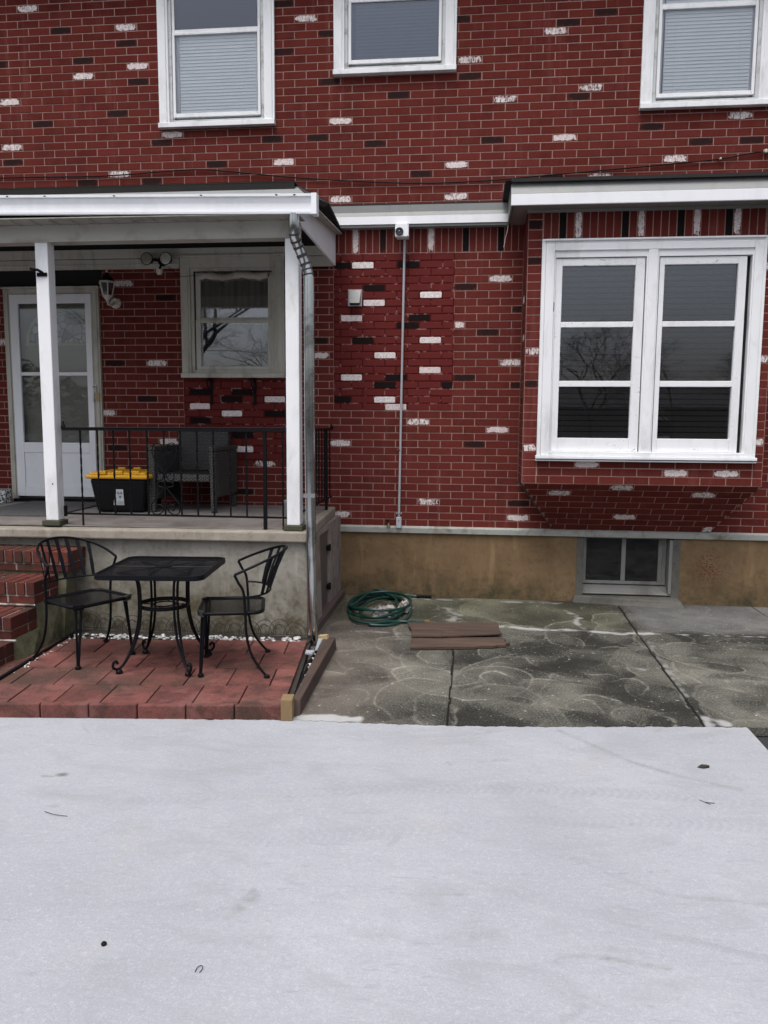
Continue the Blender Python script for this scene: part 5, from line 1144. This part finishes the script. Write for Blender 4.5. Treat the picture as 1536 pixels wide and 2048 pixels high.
M_BOARD = simple('brown_board', (.085,.052,.037), .9, 0, .35, 14, (.035,.022,.017), 4, .42, .66, .5, 50, stretch=(.35, 3.5, 3))
m = MB()
tz = .046
def pl_(pts, z0, z1): m.hexa([(x, y, z0) for x, y in pts], [(x, y, z1) for x, y in pts])
pl_([(-.445,-1.415),(.262,-1.300),(.262,-1.085),(-.502,-1.185)][::1], .031, tz); pl_([(-.437,-1.60),(-.2,-1.575),(-.2,-1.385),(-.447,-1.425)], .031, tz-.001); pl_([(-.199,-1.574),(.278,-1.432),(.263,-1.304),(-.199,-1.378)], .031, tz)
tag(m.build('wood_board', M_BOARD, bevel=.003), 'brown warped board lying on top beside the hose end', 'board', 'flat brown boards on the walkway')
m = MB(); pl_([(-.425,-1.855),(.06,-1.765),(.12,-1.735),(.20,-1.73),(.24,-1.695),(.30,-1.69),(.29,-1.655),(.335,-1.62),(.29,-1.58),(.305,-1.53),(.27,-1.47),(-.43,-1.60)], .004, .026)
tag(m.build('wood_board', M_BOARD, bevel=.003), 'lower brown board with a torn right end, under the warped one', 'board', 'flat brown boards on the walkway')

def scrap(nm, lab, cat, poly, z, th, mat, cup=.0):
    m = MB(); m.prism(poly, z, z+th)
    if cup: m.v = [(x, y, zz+cup*math.sin(i*1.7)) for i, (x, y, zz) in enumerate(m.v)]
    return tag(m.build(nm, mat), lab, cat)
M_LEAF = simple('dark_leaf', (.022,.018,.014), .8)
scrap('dead_leaf', 'curled dark dead leaf on the pale concrete at right', 'leaf', [(1.165,-3.70),(1.19,-3.712),(1.225,-3.695),(1.215,-3.68),(1.195,-3.665),(1.18,-3.685)], .002, .006, M_LEAF, .006)
scrap('dead_leaf', 'thin flat dark leaf touching the front of the red edging blocks', 'leaf', [(-1.505,-3.385),(-1.47,-3.395),(-1.445,-3.388),(-1.47,-3.378)], .002, .004, M_LEAF, .002)
m = MB(); m.lathe([(0,0),(.008,.001),(.010,.006),(.006,.011),(0,.012)], (-1.170,-5.338,0), 9); tag(m.build('black_pebble', M_BLACK, smooth=True), 'tiny black pebble alone on the pale concrete at lower left', 'pebble')
m = MB(); m.tube(smoothpath([(-1.835,-4.525,.004),(-1.78,-4.548,.006),(-1.715,-4.553,.004)], 4), .0012, 5); tag(m.build('twig', M_LEAF, smooth=True), 'thin curved twig on the pale concrete at left', 'twig')
m = MB(); m.tube([(1.075,-4.06,.004),(1.115,-4.10,.004)], .0012, 5); m.tube([(1.095,-4.08,.004),(1.135,-4.085,.004)], .0015, 5); tag(m.build('twig', M_LEAF, smooth=True), 'tiny forked twig on the pale concrete at right', 'twig')
m = MB(); m.tube(smoothpath([(-.827,-5.43,.003),(-.826,-5.41,.004),(-.817,-5.40,.004),(-.809,-5.41,.004),(-.812,-5.43,.003)], 4), .0012, 5); tag(m.build('twig', M_LEAF, smooth=True), 'tiny horseshoe-shaped twig low on the pale concrete', 'twig')

# ------------------------------------------------------------------ across the street (seen mirrored in the panes)
M_BARK = simple('bark', (.055,.048,.042), .95, 0, .3, 10)
def tree(x, y, h, spread, seed, lab, lean=0.0, depth=7):
    rr = random.Random(seed); T_ = thing('bare_tree', lab, 'tree', (x, y, 0), group='bare trees across the yard')
    trunk = MB(); crown = MB()
    def grow(p, d, l, r, k):
        mid = p+d*l*.5+Vector((rr.uniform(-1, 1), rr.uniform(-1, 1), 0))*l*.06; e = p+d*l
        (trunk if k >= depth-1 else crown).tube([p, mid, e], [r, r*.85, r*.7], 6 if k > 3 else 4, caps=False)
        if k == 0: return
        nb = 3 if k > 1 else 4
        for i in range(nb):
            ax = Vector((rr.uniform(-1, 1), rr.uniform(-1, 1), rr.uniform(-.2, .35))).normalized(); nd = (d*.75+ax*spread*rr.uniform(.7, 1.2)).normalized(); nd.z = max(nd.z, -.05); nd.normalize()
            grow(e if i else mid+(e-mid)*.6, nd, l*rr.uniform(.66, .82), r*rr.uniform(.48, .62), k-1)
    grow(Vector((x, y, -.1)), Vector((lean, 0, 1)).normalized(), h*.27, h*.016, depth)
    trunk.build('trunk', M_BARK, T_); crown.build('crown', M_BARK, T_)
tree(-13.0, -25, 13, .75, 3, 'large bare tree leaning over the yard opposite the porch', .3)
tree(-8.6, -33, 10, .8, 21, 'bare tree behind the hedge opposite the porch window')
tree(-17.0, -30, 11, .8, 23, 'bare tree at the far end of the hedge')
tree(5.4, -31, 8.0, .75, 5, 'slender bare tree opposite the left casement')
tree(9.2, -31, 7.0, .85, 8, 'bushy bare tree opposite the right casement')
tree(13.0, -30, 7.0, .8, 9, 'bare tree furthest right across the yard')
tree(-3.5, -34, 9.0, .8, 14, 'bare tree behind the low garage')
gr = thing('garage', 'low brown garage with a white window across the yard', 'garage', (7, -36, 0))
m = MB(); m.box(1,15,-40,-35,-.05,2.5); m.build('wall', simple('brown_siding', (.17,.15,.12), .8), gr)
m = MB(); m.prism_x([(-34.6,2.5),(-37.5,3.9),(-40.4,2.5)], .6, 15.4); m.build('roof', M_SHINGLE, gr)
m = MB(); m.box(8.2,10.2,-35,-34.9,.9,2.0); wf = m.build('window_frame', M_TRIM, gr)
m = MB(); m.box(8.35,9.15,-34.899,-34.89,1.05,1.85); m.box(9.25,10.05,-34.899,-34.89,1.05,1.85); m.build('pane', simple('dark_pane', (.02,.02,.025), .1), wf)
m = MB(); rr = random.Random(3)
for i in range(4200):
    x = rr.uniform(-30, 0); z = rr.random()**.7*(3.0-.05*x+.6*math.sin(x*.7)) if x < -3 else rr.random()**.7*2.3; y = -33+rr.uniform(-1, 1); s_ = rr.uniform(.12, .3); a = rr.random()*6
    m.face([(x+s_*math.cos(a), y+s_*math.sin(a), z), (x-s_*math.sin(a), y, z+s_), (x-s_*math.cos(a), y-s_*math.sin(a), z+.1)])
tag(m.build('hedge', simple('hedge_green', (.06,.07,.045), .9, 0, .4, 3)), 'dark hedge closing the yard opposite the porch', 'hedge', kind='stuff')

for o in COL.objects:
    if '_o' in o: del o['_o']
